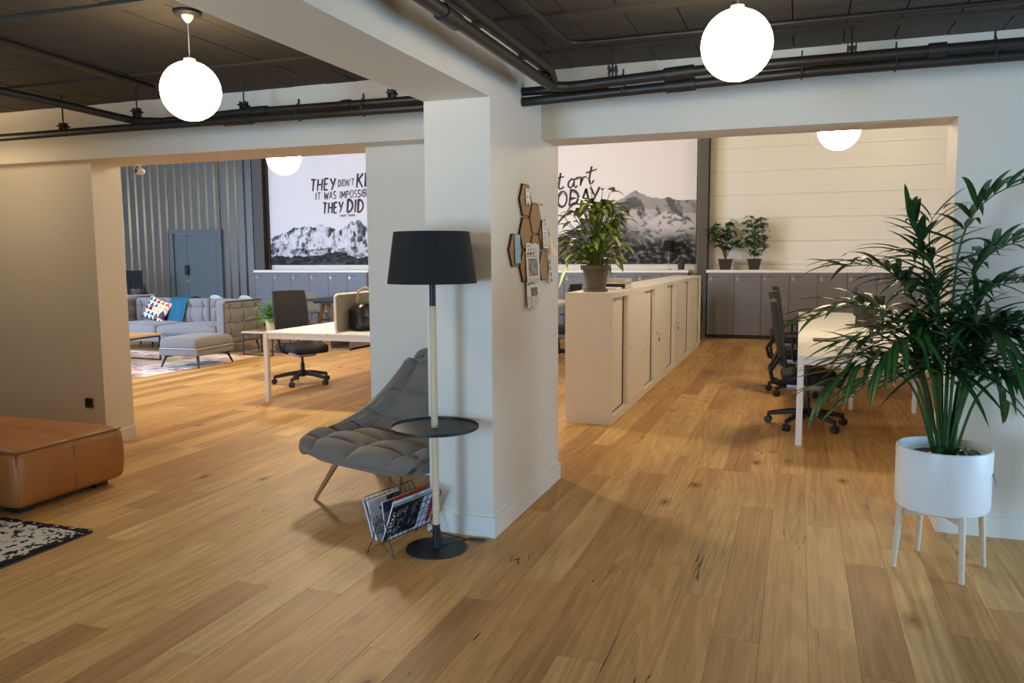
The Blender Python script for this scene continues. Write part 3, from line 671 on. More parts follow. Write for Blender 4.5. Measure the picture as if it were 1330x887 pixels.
for i in range(15):
    a = rg.uniform(0, 2*PI); reach = rg.uniform(.1, .46); top = rg.uniform(.45, .97)
    ex = math.cos(a)*reach*(1.15 if math.cos(a) < 0 else .75); ey = math.sin(a)*min(reach, .15)
    pts = [Vector((0, 0, .17)), Vector((ex*.25, ey*.3, .17+(top-.17)*.5)), Vector((ex*.7, ey*.7, .17+(top-.17)*.85)), Vector((ex, ey, top))]
    sm.tube(pts, [.008, .006, .005, .003], 5)
    for k in range(10):
        s = rg.uniform(.35, 1); j = min(2, int(s*3)); q = pts[j].lerp(pts[j+1], s*3-j)
        d = Vector((rg.uniform(-1, 1), rg.uniform(-.8, .4), rg.uniform(-.3, .7)))
        leaf_mb(lm, q, d, rg.uniform(.11, .15), rg.uniform(.095, .125), .3, .1, 4, tone=rg.random())
sm.build('stems', M['woody'], t); o = leaf_build(lm, 'foliage', M['smallleaf'], t); o['kind'] = 'stuff'
t = thing('potted_plant', 'upright fine-leaved potted plant on the worktop, right of the round-leaved one', 'plant', (-.80, 15.74, 1.29))
square_pot(t, .085, .12, .19)
sm = MB(); lm = MB(); sm.tube([(0, 0, .17), (.01, 0, .5), (0, .01, .95)], [.009, .007, .003], 6)
for i in range(115):
    z = rg.uniform(.28, 1.0); a = rg.uniform(0, 2*PI); wmax = .06+.19*math.sin(PI*min(1, max(0, (z-.22)/.92)))**.7
    c0 = Vector((0, 0, z-.08)); c1 = Vector((math.cos(a)*wmax*rg.uniform(.5, 1), math.sin(a)*.14*rg.uniform(.4, 1), z))
    sm.tube([c0, c0.lerp(c1, .5)+Vector((0, 0, .03)), c1], [.004, .003, .002], 4)
    for k in range(8):
        b = 2*PI*k/8+rg.random(); d = Vector((math.cos(b), math.sin(b)*.8, rg.uniform(-.25, .25)))
        leaf_mb(lm, c1, d, rg.uniform(.08, .125), .026, .35, .1, 3, tone=rg.random())
sm.build('stems', M['stem'], t); o = leaf_build(lm, 'foliage', M['smallleaf'], t); o['kind'] = 'stuff'

# dark bag stuffed between cabinet row and lockers
t = thing('laundry_bag', 'tall slumped black sack standing in the gap beside the steel post', 'bag', (-1.80, 15.2, 0))
def slump(p, q):
    z = (p.z+.52)/1.04; k = 1-.25*z*z; n_ = .03*fr(p.x*3+1, p.z*3, 1.6, 3); return Vector((p.x*k+n_, p.y*k+n_, p.z+.04*math.sin(p.x*20)*(z > .9)))
MB().rounded((0, 0, .50), (.115, .16, .50), .07, 10, slump).build('sack', M['bagleather'], t)
MB().tube([(-.02, 0, .98), (.03, -.02, 1.1), (.09, -.03, 1.17), (.10, 0, 1.06), (.06, .02, .97)], [.03, .035, .025, .02, .02], 8).build('handle_loop', M['bagleather'], t)
tag(MB().grid(lambda u, v: (-.15+.2*u, -.06+.16*v, .015*math.sin(3*u)), 5, 4).build('paper_sheet', M['paper'], loc=(-1.79, 15.12, 1.03)), 'white sheet of paper lying on the black sack by the steel post', 'paper')

# ------------------------------------------------------------------ white sliding-door cabinets
CX0, CX1, CH = -2.04, -1.59, 1.22
def cabinet(y0, y1, label, single=False):
    L = y1-y0; t = thing('filing_cabinet', label, 'cabinet', ((CX0+CX1)/2, y0, 0), group='row of white sliding-door cabinets'); hx = (CX1-CX0)/2
    mb = MB().box(-hx, hx-.004, .001, .022, .05, CH-.025).box(-hx, hx-.004, L-.022, L-.001, .05, CH-.025).box(-hx, -hx+.018, .022, L-.022, .05, CH-.025).box(-hx+.018, hx-.004, .022, L-.022, .05, .075).box(-hx+.018, hx-.004, .022, L-.022, CH-.05, CH-.025)
    mb.build('carcass', M['cabinet'], t, False)
    MB().box(-hx+.01, hx-.015, .004, L-.004, 0, .05).build('plinth', M['cabinet'], t, False)
    MB().box(-hx, hx, .0005, L-.0005, CH-.0248, CH, .002).build('top', M['cabinet'], t, False)
    mid = .02 if single else L*.56
    if not single:
        d = MB().box(hx-.012, hx-.002, .024, mid, .078, CH-.052, .002).build('door', M['cabinet'], t, False)
        k = MB().tube([(hx, mid-.07, .52), (hx+.028, mid-.07, .53), (hx+.035, mid-.07, .60), (hx+.028, mid-.07, .67), (hx, mid-.07, .68)], .006, 6).build('handle', M['cabinet'], d)
        MB().lathe([(0, 0), (.012, 0), (.012, .006), (0, .006)], 12).xf(Matrix.Translation((hx-.002, .10, .64)) @ Matrix.Rotation(PI/2, 4, 'Y')).build('lock', M['chrome'], d)
    d = MB().box(hx-.062, hx-.054, mid-.05 if not single else .024, L-.024, .078, CH-.052, .002).build('sliding_door', M['cabinet'], t, False)
    MB().box(hx-.050, hx-.046, mid if not single else .024, L-.024, .0765, .084).build('track', M['blackmetal'], t, False)
    MB().box(hx-.053, hx-.046, L-.029, L-.0235, .085, CH-.052).build('gap_shade_strip', M['blackmetal'], t, False)  # black strip put in for the shaded gap between units
    return t
cabinet(7.20, 7.92, 'narrow white cabinet at the near end of the row, its inner door showing', True)
ys = [7.92, 9.53, 11.13, 12.74, 14.20]
for i in range(4): cabinet(ys[i], ys[i+1], 'white sliding-door cabinet, %s behind the narrow one that carries the plant' % ordn[i])
for y, k in ((9.62, 0), (11.22, 1)):
    t = thing('key_ring', 'key with black fob in the lock of the %s full white cabinet' % ('second', 'third')[k], 'key', (CX1, y+.01, .64))
    MB().box(.0, .03, -.008, .008, -.004, .004).build('key', M['chrome'], t, False)
    MB().tube([(.028, 0, 0), (.03, .012, -.03), (.028, .02, -.05)], .002, 5).rounded((.028, .02, -.08), (.006, .016, .026), .006, 3).build('fob', M['black'], t)
# letter trays
t = thing('letter_tray', 'clear plastic letter tray on the white cabinets behind the leafy plant', 'tray', (-1.83, 8.35, CH))
for k in range(2):
    z = .052*k
    MB().box(-.15, .15, -.16, .16, z, z+.004).box(-.15, -.146, -.16, .16, z, z+.05).box(.146, .15, -.16, .16, z, z+.05).box(-.15, .15, .156, .16, z, z+.05).build('tray_tier', M['frosted'], t, False)
tag(MB().box(-.1, .1, -.14, .14, 0, .02, .003).build('notebook', M['white'], loc=(-1.80, 7.98, CH)), 'flat white notebook on the cabinet just behind the leafy plant pot', 'notebook')

# variegated plant
t = thing('potted_plant', 'leafy green and cream variegated plant in grey pot on the white cabinet', 'plant', (-1.825, 7.50, CH))
MB().lathe([(0, 0), (.115, 0), (.118, .028), (.10, .03), (0, .03)], 32).build('saucer', M['pot_grey'], t)
MB().lathe([(0, .012), (.092, .012), (.122, .205), (.140, .21), (.145, .25), (.13, .25), (.125, .21), (0, .21)], 36).build('pot', M['pot_grey'], t)
MB().lathe([(0, .20), (.124, .22)], 24).build('soil', M['soil'], t)
rg = random.Random(17); sm = MB()
spots = [(-.06, .02, 1.05, 160), (-.12, -.05, .86, 180), (.13, 0, .92, 20), (.2, -.03, .80, 10), (.26, 0, .66, -20), (-.2, 0, .74, 190), (-.25, -.03, .62, 200), (0, -.1, .82, 250), (.07, -.12, .72, 300), (-.22, .0, .45, 215), (.27, 0, .5, 340), (.05, .05, .95, 60), (-.30, -.02, .70, 195)]
for i in range(105):
    a = rg.uniform(0, 2*PI); zz = rg.uniform(.24, .84); rad = (.08+.17*math.sin(PI*min(1, (zz-.12)/.86)))*rg.uniform(.25, 1)**.6
    spots.append((math.cos(a)*rad, math.sin(a)*rad*.9, zz, math.degrees(a)))
pr = lambda s: (math.sin(PI*min(1, s**.85))**.75)*(1 if s < .98 else .0)
for i, (x, y, z, az) in enumerate(spots):
    b = Vector((rg.uniform(-.06, .06), rg.uniform(-.06, .06), .21)); a = R(az+rg.uniform(-25, 25))
    p1 = Vector((x, y, z)); mid = b.lerp(p1, .55); mid.x *= .6; mid.y *= .6; mid.z += .02
    sm.tube([b, mid, p1], [.007, .005, .0035], 5)
    d = Vector((math.cos(a), math.sin(a), .45 if i < 13 else rg.uniform(.1, .9)))
    lm = MB(); leaf_mb(lm, p1, d, rg.uniform(.18, .24), rg.uniform(.105, .14), rg.uniform(.35, .8), .18, 7, pr, rg.random()); leaf_build(lm, 'leaf', M['dieff'], t)
# the fallen leaf hanging over the edge
sm.tube([(-.04, -.03, .21), (-.14, -.06, .34), (-.24, -.10, .27)], [.006, .005, .004], 5)
lm = MB(); leaf_mb(lm, (-.24, -.10, .27), (-.35, -.3, -1), .25, .09, .1, .2, 7, pr, .9); leaf_build(lm, 'leaf', M['dieff'], t)
sm.build('stems', M['stem'], t)

# ------------------------------------------------------------------ hexagonal cork boards and pinned papers on the column side
XC = -1.56
hexes = [(4.605, 1.887, 'topmost cork hexagon, small white note on it'), (4.787, 1.787, 'cork hexagon right of and below the topmost, bare'), (4.605, 1.692, 'bare cork hexagon in the middle left of the cluster'),
         (4.787, 1.594, 'cork hexagon half covered by the tall newsprint clipping'), (4.415, 1.590, 'leftmost cork hexagon holding the blue sheet'), (4.605, 1.495, 'cork hexagon behind the left edge of the newsprint clipping'),
         (4.970, 1.690, 'cork hexagon covered by the white list, on the right'), (4.970, 1.495, 'lower right cork hexagon beside the photo strip')]
for y, z, lb in hexes:
    poly = [(.112*math.cos(R(60*k)), .1075*math.sin(R(60*k))) for k in range(6)]
    t = tag(MB().prism([(a*.985, b*.985) for a, b in poly], .012, Matrix(((0, 0, 1, 0), (1, 0, 0, 0), (0, 1, 0, 0), (0, 0, 0, 1)))).build('cork_hexagon', M['cork'], None, False, loc=(XC+.001, y, z)), lb, 'pinboard', 'hexagonal cork tiles on the column')
    nn = 6; mb = MB()
    vs = [(x, a*f, b*f) for x, f in ((0, 1.0), (.0125, 1.0), (.0125, .955), (0, .955)) for a, b in poly]
    mb.add(vs, [(4*0+6*i+j, 6*i+(j+1) % 6, 6*((i+1) % 4)+(j+1) % 6, 6*((i+1) % 4)+j) for i in range(4) for j in range(6)]).build('rim', M['corkedge'], t, False)
def sheet(name, label, y0, y1, z0, z1, depth, colfn, nu=24, nv=40, curl=.012, slant=0):
    yc, zc = (y0+y1)/2, z1
    fn = lambda u, v: (curl*(1-v)**2+.003*math.sin(5*u), (y0-yc)+(y1-y0)*u+slant*(1-v), (z0-z1)*(1-v))
    return tag(MB().grid(fn, nu, nv, colfn).build(name, M['print'], None, True, recalc=False, loc=(XC+depth, yc, zc)), label, 'paper')
rk = random.Random(9)
W_ = s2l(233, 229, 220); G_ = s2l(130, 126, 122); D_ = s2l(52, 50, 52)
def news(u, v):
    if v > .86: return W_ if not (.90 < v < .93 and .1 < u < .3) else G_
    if .66 < v < .75: return D_ if (int(u*24) % 5) and .08 < u < .9 and (v > .71 or v < .69) and u < (.6 if v > .71 else .9) else W_
    if .18 < v < .62: return (lambda g: (g, g, g*.98))(.12+.5*abs(fr(u*5, v*6, 2, 3))) if .12 < u < .88 else W_
    return W_ if int(v*40) % 2 else (G_ if .1 < u < .9 and rk.random() < .6 else W_)
def news2(u, v):
    if .42 < v < .78 and .3 < u < .92: return (lambda g: (g, g, g))(.06+.5*abs(fr(u*5, v*6, 3, 3)))
    if v > .86: return D_ if rk.random() < .35 and .05 < u < .8 else W_
    return W_ if rk.random() < .75 or v > .42 else G_
def lines(d, p=.5): return lambda u, v: d if .15 < u < .8 and .08 < v < .92 and int(v*40) % 3 == 0 and rk.random() < p else W_
sheet('pinned_sheet', 'small white note pinned on the topmost cork hexagon', 4.585, 4.675, 1.86, 1.955, .018, lines(G_), 12, 16, .003)
sheet('pinned_sheet', 'pale blue sheet pinned on the leftmost cork hexagon', 4.385, 4.49, 1.515, 1.68, .018, lambda u, v: s2l(120, 170, 190) if .45 < v < .52 and u > .2 else s2l(150, 200, 216), 12, 24, .004)
sheet('pinned_sheet', 'tall newsprint clipping pinned over the middle of the cork cluster', 4.58, 4.845, 1.395, 1.635, .019, news, 30, 44, .010)
sheet('pinned_sheet', 'lower clipping with a dark picture hanging under the tall newsprint', 4.60, 4.84, 1.245, 1.40, .016, news2, 30, 30, .010)
sheet('pinned_sheet', 'white typed list pinned on the right cork hexagon', 4.905, 5.035, 1.605, 1.785, .020, lines(G_, .8), 14, 36, .008)
sheet('pinned_sheet', 'yellow note sticking out right of the cork cluster', 5.03, 5.13, 1.56, 1.68, .022, lambda u, v: s2l(236, 222, 160), 8, 8, .03, .02)
sheet('pinned_sheet', 'strip of small photos hanging at the lower right of the cork cluster', 5.04, 5.11, 1.375, 1.53, .02, lambda u, v: W_ if (int(v*32) % 8) < 2 or not .12 < u < .8 else (lambda g: (g, g, g*1.05))(.05+.35*rk.random()), 10, 32, .012, .012)
# red pins
for (y, z), lb in zip(((4.615, 1.862), (4.68, 1.632), (4.80, 1.634), (4.87, 1.875), (4.935, 1.783), (4.985, 1.527)), ('under the white note on the topmost cork hexagon', 'at the upper left of the tall newsprint clipping', 'at the upper right of the tall newsprint clipping', 'at the upper right corner of the bare upper cork hexagon', 'at the top of the white typed list', 'beside the photo strip on the lower right cork hexagon')):
    tag(MB().lathe([(0, 0), (.003, .0), (.003, .012), (.007, .013), (.006, .02), (0, .022)], 8).xf(Matrix.Rotation(PI/2, 4, 'Y')).build('push_pin', M['brass'], loc=(XC+.013, y, z)), 'tiny brass push pin '+lb, 'pin', 'push pins in the cork cluster')

# ------------------------------------------------------------------ floor lamp with tray
LX, LYY = -1.790, 3.80
t = thing('floor_lamp', 'floor lamp with black drum shade, pale wood pole and round black tray', 'lamp', (LX, LYY, 0))
MB().lathe([(0, 0), (.165, 0), (.165, .005), (.163, .007), (.02, .009), (0, .009)], 56).build('base', M['blackmetal'], t)
MB().lathe([(0, .007), (.0205, .007), (.0205, .135), (0, .135)], 20).build('base_collar', M['blackmetal'], t)
MB().lathe([(0, .13), (.0185, .13), (.0175, 1.30), (0, 1.30)], 20).build('pole', M['paleoak'], t)
MB().lathe([(0, 1.295), (.0165, 1.295), (.0165, 1.60), (0, 1.60)], 18).build('neck', M['blackmetal'], t)
MB().lathe([(.232, 1.418), (.195, 1.682), (.1925, 1.682), (.2295, 1.418)], 64, closed=True).build('lamp_shade', M['shade'], t)
MB().tube([(-.193, 0, 1.665), (.193, 0, 1.665)], .003, 6).tube([(0, -.193, 1.665), (0, .193, 1.665)], .003, 6).lathe([(0, 1.60), (.016, 1.60), (.016, 1.665), (0, 1.665)], 14).build('shade_carrier', M['blackmetal'], t)
MB().lathe([(.018, .655), (.229, .655), (.233, .658), (.233, .672), (.230, .672), (.228, .662), (.018, .661)], 64, closed=True).build('tray', M['blackmetal'], t)
MB().tube([(.02, .02, .015), (.06, .10, .006), (.12, .19, .005), (.20, .20, .005), (.215, .17, .005), (.15, .165, .005), (.05, .185, .005), (-.05, .21, .006), (-.14, .225, .006), (-.17, .3, .006)], .0035, 6).build('power_cord', M['cable'], t)

# ------------------------------------------------------------------ tufted lounge chair
def catmull(P, t):
    n = len(P)-1; k = min(n-1, int(t*n)); f = t*n-k
    a, b, c, d = P[max(0, k-1)], P[k], P[k+1], P[min(n, k+2)]
    return tuple(.5*((2*q)+(-p+r_)*f+(2*p-5*q+4*r_-s)*f*f+(-p+3*q-3*r_+s)*f**3) for p, q, r_, s in zip(a, b, c, d))
CEN = [(0, -.06, .325), (0, .07, .380), (0, .24, .370), (0, .42, .352), (0, .57, .375), (0, .68, .50), (0, .765, .68), (0, .835, .86), (0, .87, .925)]
EDG = [(.43, .00, .300), (.525, .05, .360), (.55, .19, .390), (.545, .34, .425), (.505, .48, .475), (.44, .60, .560), (.345, .70, .680), (.235, .79, .80), (.125, .86, .865)]
def shell(u, v):
    c = Vector(catmull(CEN, v)); e = Vector(catmull(EDG, v)); a = abs(u)
    p = c.lerp(e, a); p.x = e.x*math.sin(a*PI/2)**.92*math.copysign(1, u) if a > 0 else 0
    f = a**1.9; p.y = c.y+(e.y-c.y)*f; p.z = c.z+(e.z-c.z)*f
    return p
def shell_n(u, v):
    h = .004; du = shell(min(1, u+h), v)-shell(max(-1, u-h), v); dv = shell(u, min(1, v+h))-shell(u, max(0, v-h))
    n_ = du.cross(dv); return n_.normalized() if n_.length > 1e-12 else Vector((0, 0, 1))
NU, NV = 4, 7
def puff(u, v):
    a = abs(math.sin(PI*NU*(u+1)/2)); b = abs(math.sin(PI*NV*v))
    p = (min(1, a*1.1)**.5)*(min(1, b*1.1)**.5)
    k = max(min(1, max(0, (abs(u)-.72)/.2)), min(1, max(0, (.05-v)/.04)), min(1, max(0, (v-.95)/.04)))
    return p*(1-.95*k)+.66*.95*k
def upper(u, v, lift=0):
    e = max(0, 1-abs(u)**9)**.5*max(0, 1-abs(2*v-1)**16)**.5
    return shell(u, v)+shell_n(u, v)*(e*(.004+.058*puff(u, v))+lift)
def lower(u, v):
    e = max(0, 1-abs(u)**9)**.5*max(0, 1-abs(2*v-1)**16)**.5
    return shell(u, v)-shell_n(u, v)*(e*.085)
CT = (-2.54, 4.20, 0)
t = thing('lounge_chair', 'charcoal tufted lounge chair with oak legs beside the column', 'armchair', CT, R(-18))
G = 150
mb = MB().grid(lambda a, b: upper(2*a-1, b), G, G).grid(lambda a, b: lower(2*a-1, b), 40, 40)
seat = mb.build('upholstered_shell', M['charcoal'], t, True, recalc=False, ang=80)
sm = MB()
for k in range(1, NU):
    u = -1+2*k/NU; sm.tube([upper(u, .012+.976*i/50, .001) for i in range(51)], .0022, 5)
for k in range(1, NV):
    v = k/NV; sm.tube([upper(-.99+1.98*i/50, v, .001) for i in range(51)], .0022, 5)
sm.build('seams', M['seam'], seat)
mb = MB()
for i in range(1, NU):
    for j in range(1, NV):
        p = upper(-1+2*i/NU, j/NV, .004); mb.lathe([(0, .005), (.009, .003), (.011, -.002), (0, -.003)], 8, p)
mb.build('tufting_buttons', M['charcoal'], seat)
MB().box(-.26, .26, .17, .22, .262, .285, .004).box(-.24, .24, .46, .51, .255, .28, .004).box(-.03, .03, .2, .48, .262, .282, .004).build('underframe', M['oakleg'], t, False)
for sx, y0, y1, x0, x1 in ((-1, .15, .03, .26, .40), (1, .15, .03, .26, .36), (-1, .50, .60, .25, .30), (1, .50, .60, .25, .30)):
    MB().tube([(sx*x0, y0, .30), (sx*(x0*.3+x1*.7), y0*.3+y1*.7, .09), (sx*x1, y1, 0)], [.021, .015, .011], 12).build('leg', M['oakleg'], t)

# ------------------------------------------------------------------ wire magazine rack and magazines
ra = math.atan2(.97, .225); RC = (-2.008, 3.590, 0)     # local x runs along the rack
t = thing('magazine_rack', 'black wire magazine rack under the lounge chair beside the lamp', 'rack', RC, ra)
RL = .40
def rp_(side, x, h):            # side +1 = left/back panel, -1 = right/front panel; h 0..1 up the panel
    return Vector((x, side*(.008+.112*h if side > 0 else .008+.087*h), .075+(.225 if side > 0 else .205)*h))
for side, nm in ((1, 'back_grid'), (-1, 'front_grid')):
    mb = MB()
    mb.tube([rp_(side, 0, 0), rp_(side, 0, .93), rp_(side, .015, 1), rp_(side, RL-.015, 1), rp_(side, RL, .93), rp_(side, RL, 0)], .0026, 6, True)
    for k in range(1, 10): mb.tube([rp_(side, RL*k/10, 0), rp_(side, RL*k/10, 1)], .0015, 5)
    for k in range(1, 5): mb.tube([rp_(side, 0, k/5), rp_(side, RL, k/5)], .0015, 5)
    mb.build(nm, M['blackmetal'], t)
for x in (.0, RL):
    pts = [(x, .100, .003), (x, .055, .09), (x, .030, .17), (x, .014, .195), (x, -.004, .20), (x, -.022, .195), (x, -.038, .17), (x, -.060, .09), (x, -.092, .003)]
    MB().tube(pts, .0026, 6).tube([(x, .100, .003), (x, .02, .068), (x, -.015, .068), (x, -.092, .003)], .0022, 6).build('leg', M['blackmetal'], t)
def magazine(label, x0, x1, y_at, lean, h, th, colfn, cover_side, base=M['paper'], z0=.079):
    q = thing('magazine', label, 'magazine', RC, ra)
    def P(x, k, d): return Vector((x, y_at+lean*k+d, z0+h*k))
    mb = MB(); vs = [P(x, k, d) for x in (x0, x1) for k in (0, 1) for d in (-th/2, th/2)]
    mb.add(vs, [(0, 1, 3, 2), (4, 6, 7, 5), (0, 2, 6, 4), (1, 5, 7, 3), (2, 3, 7, 6), (0, 4, 5, 1)]).build('pages', base, q, False)
    d = cover_side*(th/2+.0012)
    MB().grid(lambda u, v: P(x0+(x1-x0)*u, v, d), 36, 28, colfn).build('cover', M['print'], q, False, recalc=False)
    return q
K_ = s2l(28, 28, 32); B_ = s2l(200, 212, 228); RD = s2l(170, 42, 38)
def cov_white(u, v):
    if u > .55 and v > .55: return s2l(44, 44, 54) if rk.random() < .75 else s2l(120, 124, 140)
    if u > .42 and v > .35 and v < .55 and u > .6: return s2l(88, 90, 100)
    if .28 < u < .34 and .70 < v < .78 or .38 < u < .46 and .70 < v < .8: return K_
    if u < .3 and .1 < v < .6 and int(v*28) % 2 and rk.random() < .6: return s2l(150, 154, 160)
    return s2l(214, 218, 222)
def cov_black(u, v):
    if u > .93: return RD
    if .70 < u < .93: return s2l(206, 214, 232) if rk.random() < .75 or v < .4 else s2l(120, 130, 160)
    if .435 < u < .45: return s2l(214, 214, 214)
    if u < .10 and rk.random() < .55 and .2 < v < .9 and int(v*28) % 3: return s2l(220, 220, 224)
    if .12 < u < .40 and int(u*36) % 2 == 0 and rk.random() < .55 and .1 < v < .85: return s2l(170, 172, 178)
    if .47 < u < .68 and fr(u*6, v*5, 2, 3) > .12: return s2l(120, 124, 138)
    return K_
def cov_blue(u, v): return s2l(70, 84, 140) if v > .7 else s2l(150, 160, 190)
magazine('thick white magazine with small dark pictures, leaning on the back grid of the rack', .01, .26, .040, .060, .20, .012, cov_white, -1)
magazine('white magazine behind the thick one at the back grid of the rack', .005, .27, .057, .068, .205, .008, lambda u, v: B_, -1)
magazine('bluish magazine peeping out in the middle of the rack', .06, .34, .018, .025, .19, .006, cov_blue, -1)
magazine('red magazine standing in the front half of the rack', .09, .385, .002, -.020, .22, .008, lambda u, v: RD, 1, M['red'])
magazine('white magazine between the red one and the front grid', .04, .385, -.003, -.048, .212, .005, lambda u, v: B_, -1)
magazine('black and white covered magazine pressed against the front grid of the rack', .01, .375, .000, -.072, .197, .007, cov_black, -1)

# ------------------------------------------------------------------ palm in white pot on wooden stand
PX, PY = .695, 4.375
t = thing('potted_palm', 'tall green palm in white pot on four-legged wooden stand', 'plant', (PX, PY, 0))
MB().lathe([(0, .305), (.185, .305), (.205, .315), (.212, .335), (.214, .60), (.212, .612), (.206, .616), (.200, .612), (.198, .57), (0, .57)], 56).build('pot', M['ceramic'], t)
MB().lathe([(0, .565), (.10, .572), (.198, .568)], 30).build('soil', M['soil'], t)
st_ = bpy.data.objects.new('stand', None)
def legpos(a): return Vector((math.cos(a), math.sin(a), 0))
mbx = MB()
for a in (R(-72), R(18)): 
    d = legpos(a); n_ = Vector((-d.y, d.x, 0)); vs = []
    for s in (-.178, .178):
        for z in (.270, .302):
            for q in (-.012, .012): vs.append(d*s+n_*q+Vector((0, 0, z)))
    mbx.add(vs, [(0, 1, 3, 2), (4, 6, 7, 5), (0, 2, 6, 4), (1, 5, 7, 3), (2, 3, 7, 6), (0, 4, 5, 1)])
stand = mbx.build('stand', M['stand'], t, False)
for k in range(4):
    d = legpos(R(-72+90*k))
    MB().tube([d*.187+Vector((0, 0, .33)), d*.20+Vector((0, 0, .30)), d*.222+Vector((0, 0, 0))], [.016, .0165, .0125], 10).build('leg', M['stand'], stand)
fronds = [
 [(.005, .02, .57), (.008, .03, 1.181), (.028, -.02, 1.625), (.138, -.08, 1.822), (.34, -.16, 1.897)],
 [(-.016, .0, .57), (-.069, .02, 1.103), (-.153, .08, 1.328), (-.297, .12, 1.487), (-.49, .18, 1.490)],
 [(-.037, .03, .57), (-.123, .06, 1.025), (-.252, .02, 1.232), (-.43, -.03, 1.300), (-.64, -.08, 1.225)],
 [(-.037, -.02, .57), (-.135, -.10, .91), (-.244, -.20, 1.04), (-.386, -.28, 1.055), (-.545, -.36, .945)],
 [(.037, -.01, .57), (.076, -.08, 1.07), (.182, -.16, 1.23), (.30, -.22, 1.225), (.43, -.28, 1.06)],
 [(.024, .03, .57), (.038, .06, 1.182), (.101, .09, 1.442), (.198, .10, 1.57), (.36, .12, 1.63)],
 [(-.003, .01, .57), (-.058, .04, 1.104), (-.105, .08, 1.404), (-.13, .10, 1.59), (-.186, .12, 1.721)],
 [(.044, -.02, .57), (.108, -.12, .883), (.21, -.22, 1.00), (.32, -.28, .985), (.42, -.33, .87)],
 [(-.044, .02, .57), (-.115, .10, .834), (-.206, .18, .945), (-.309, .22, .91), (-.41, .25, .79)],
 [(.004, -.03, .57), (.004, -.14, .992), (.028, -.24, 1.181), (.09, -.32, 1.24), (.18, -.38, 1.12)],
 [(-.003, .03, .57), (-.022, .08, 1.105), (-.048, .14, 1.404), (-.081, .20, 1.60), (-.065, .26, 1.74)],
 [(.031, .01, .57), (.073, .08, .92), (.143, .16, 1.035), (.226, .22, 1.00), (.317, .27, .80)],
 [(-.016, -.03, .57), (-.087, -.12, .988), (-.162, -.22, 1.138), (-.249, -.30, 1.165), (-.333, -.36, 1.06)]]
rg = random.Random(31)
prp = lambda s: (min(1, s*5)**.7)*(1-s**2.6)**.8+.02
nl = [24, 24, 24, 22, 24, 22, 20, 22, 20, 24, 22, 20, 22]
for i, P in enumerate(fronds):
    V = [Vector(p) for p in P]; f = lambda s: Vector(catmull([tuple(p) for p in V], s))
    fo = MB().tube([f(s/16) for s in range(17)], [.0085-.0065*s/16 for s in range(17)], 6).build('frond', M['stemdark'], t)
    n = nl[i]
    for k in range(n):
        s = .34+.66*(k//2+.5)/(n/2); s = min(.995, s); sgn = 1 if k % 2 else -1
        p = f(s); tg = (f(min(1, s+.01))-f(s-.01)).normalized(); side = tg.cross(Vector((0, 0, 1)))
        if side.length < .15: side = Vector((1, 0, 0))
        side.normalize(); upn = side.cross(tg).normalized()
        e = .55+.9*(s-.42)/.58
        d = tg*(.55*e+rg.uniform(-.05, .1))+side*sgn*(.95-.4*(s-.42)/.58)+upn*rg.uniform(.15, .5)
        L = (.45-.19*((s-.34)/.66)**2)*rg.uniform(.85, 1.1)*(.72 if i in (7, 8, 11) else 1)
        lm = MB(); leaf_mb(lm, p, d, L, rg.uniform(.028, .040), rg.uniform(.18, .48), .35, 6, prp, rg.random()**1.3); leaf_build(lm, 'leaflet', M['palm'], fo)
# fuller fronds at the heart of the clump, too tangled to tell apart
back = MB(); bst = MB()
for i in range(15):
    low = i >= 6
    a = rg.uniform(0, 2*PI) if not low else R((-150, -115, -80, -50, -25, 5, -100, -60, 175)[i-6]); top = rg.uniform(.95, 1.55) if not low else rg.uniform(1.02, 1.26); rr0 = rg.uniform(.05, .20) if not low else rg.uniform(.16, .24)
    V = [Vector((.02*math.cos(a), .02*math.sin(a), .57)), Vector((rr0*.5*math.cos(a), rr0*.4*math.sin(a), .57+(top-.57)*.6)), Vector((rr0*math.cos(a), rr0*.8*math.sin(a), top)), Vector((rr0*2.1*math.cos(a), rr0*1.5*math.sin(a), top+(-.02 if low else .06)))]
    f = lambda s_: Vector(catmull([tuple(p) for p in V], s_))
    bst.tube([f(q/14) for q in range(15)], [.008-.006*q/14 for q in range(15)], 6)
    for k in range(24):
        s_ = .38+.61*(k//2+.5)/12; p = f(s_); tg = (f(min(1, s_+.01))-f(s_-.01)).normalized(); side = tg.cross(Vector((0, 0, 1)))
        if side.length < .15: side = Vector((math.sin(a), -math.cos(a), 0))
        side.normalize(); upn = side.cross(tg).normalized()
        d = tg*rg.uniform(.4, .9)+side*(1 if k % 2 else -1)*rg.uniform(.6, .95)+upn*rg.uniform(0, .45)
        leaf_mb(back, p, d, rg.uniform(.28, .44), rg.uniform(.026, .038), rg.uniform(.2, .5), .35, 6, prp, rg.random()**1.3)
bst.build('inner_stalks', M['stemdark'], t)
o = leaf_build(back, 'inner_leaves', M['palm'], t); o['kind'] = 'stuff'
# young broad leaves low in the pot
for p0, d, L in (((.04, -.05, .58), (.35, -.3, .9), .24), ((.05, .0, .58), (.75, -.35, .55), .30), ((-.02, -.05, .58), (-.1, -.3, .9), .2), ((.06, -.04, .58), (.5, -.3, .75), .22)):
    lm = MB(); leaf_mb(lm, p0, d, L, .045, .9, .3, 8, prp, .5); leaf_build(lm, 'young_leaf', M['palm'], t)

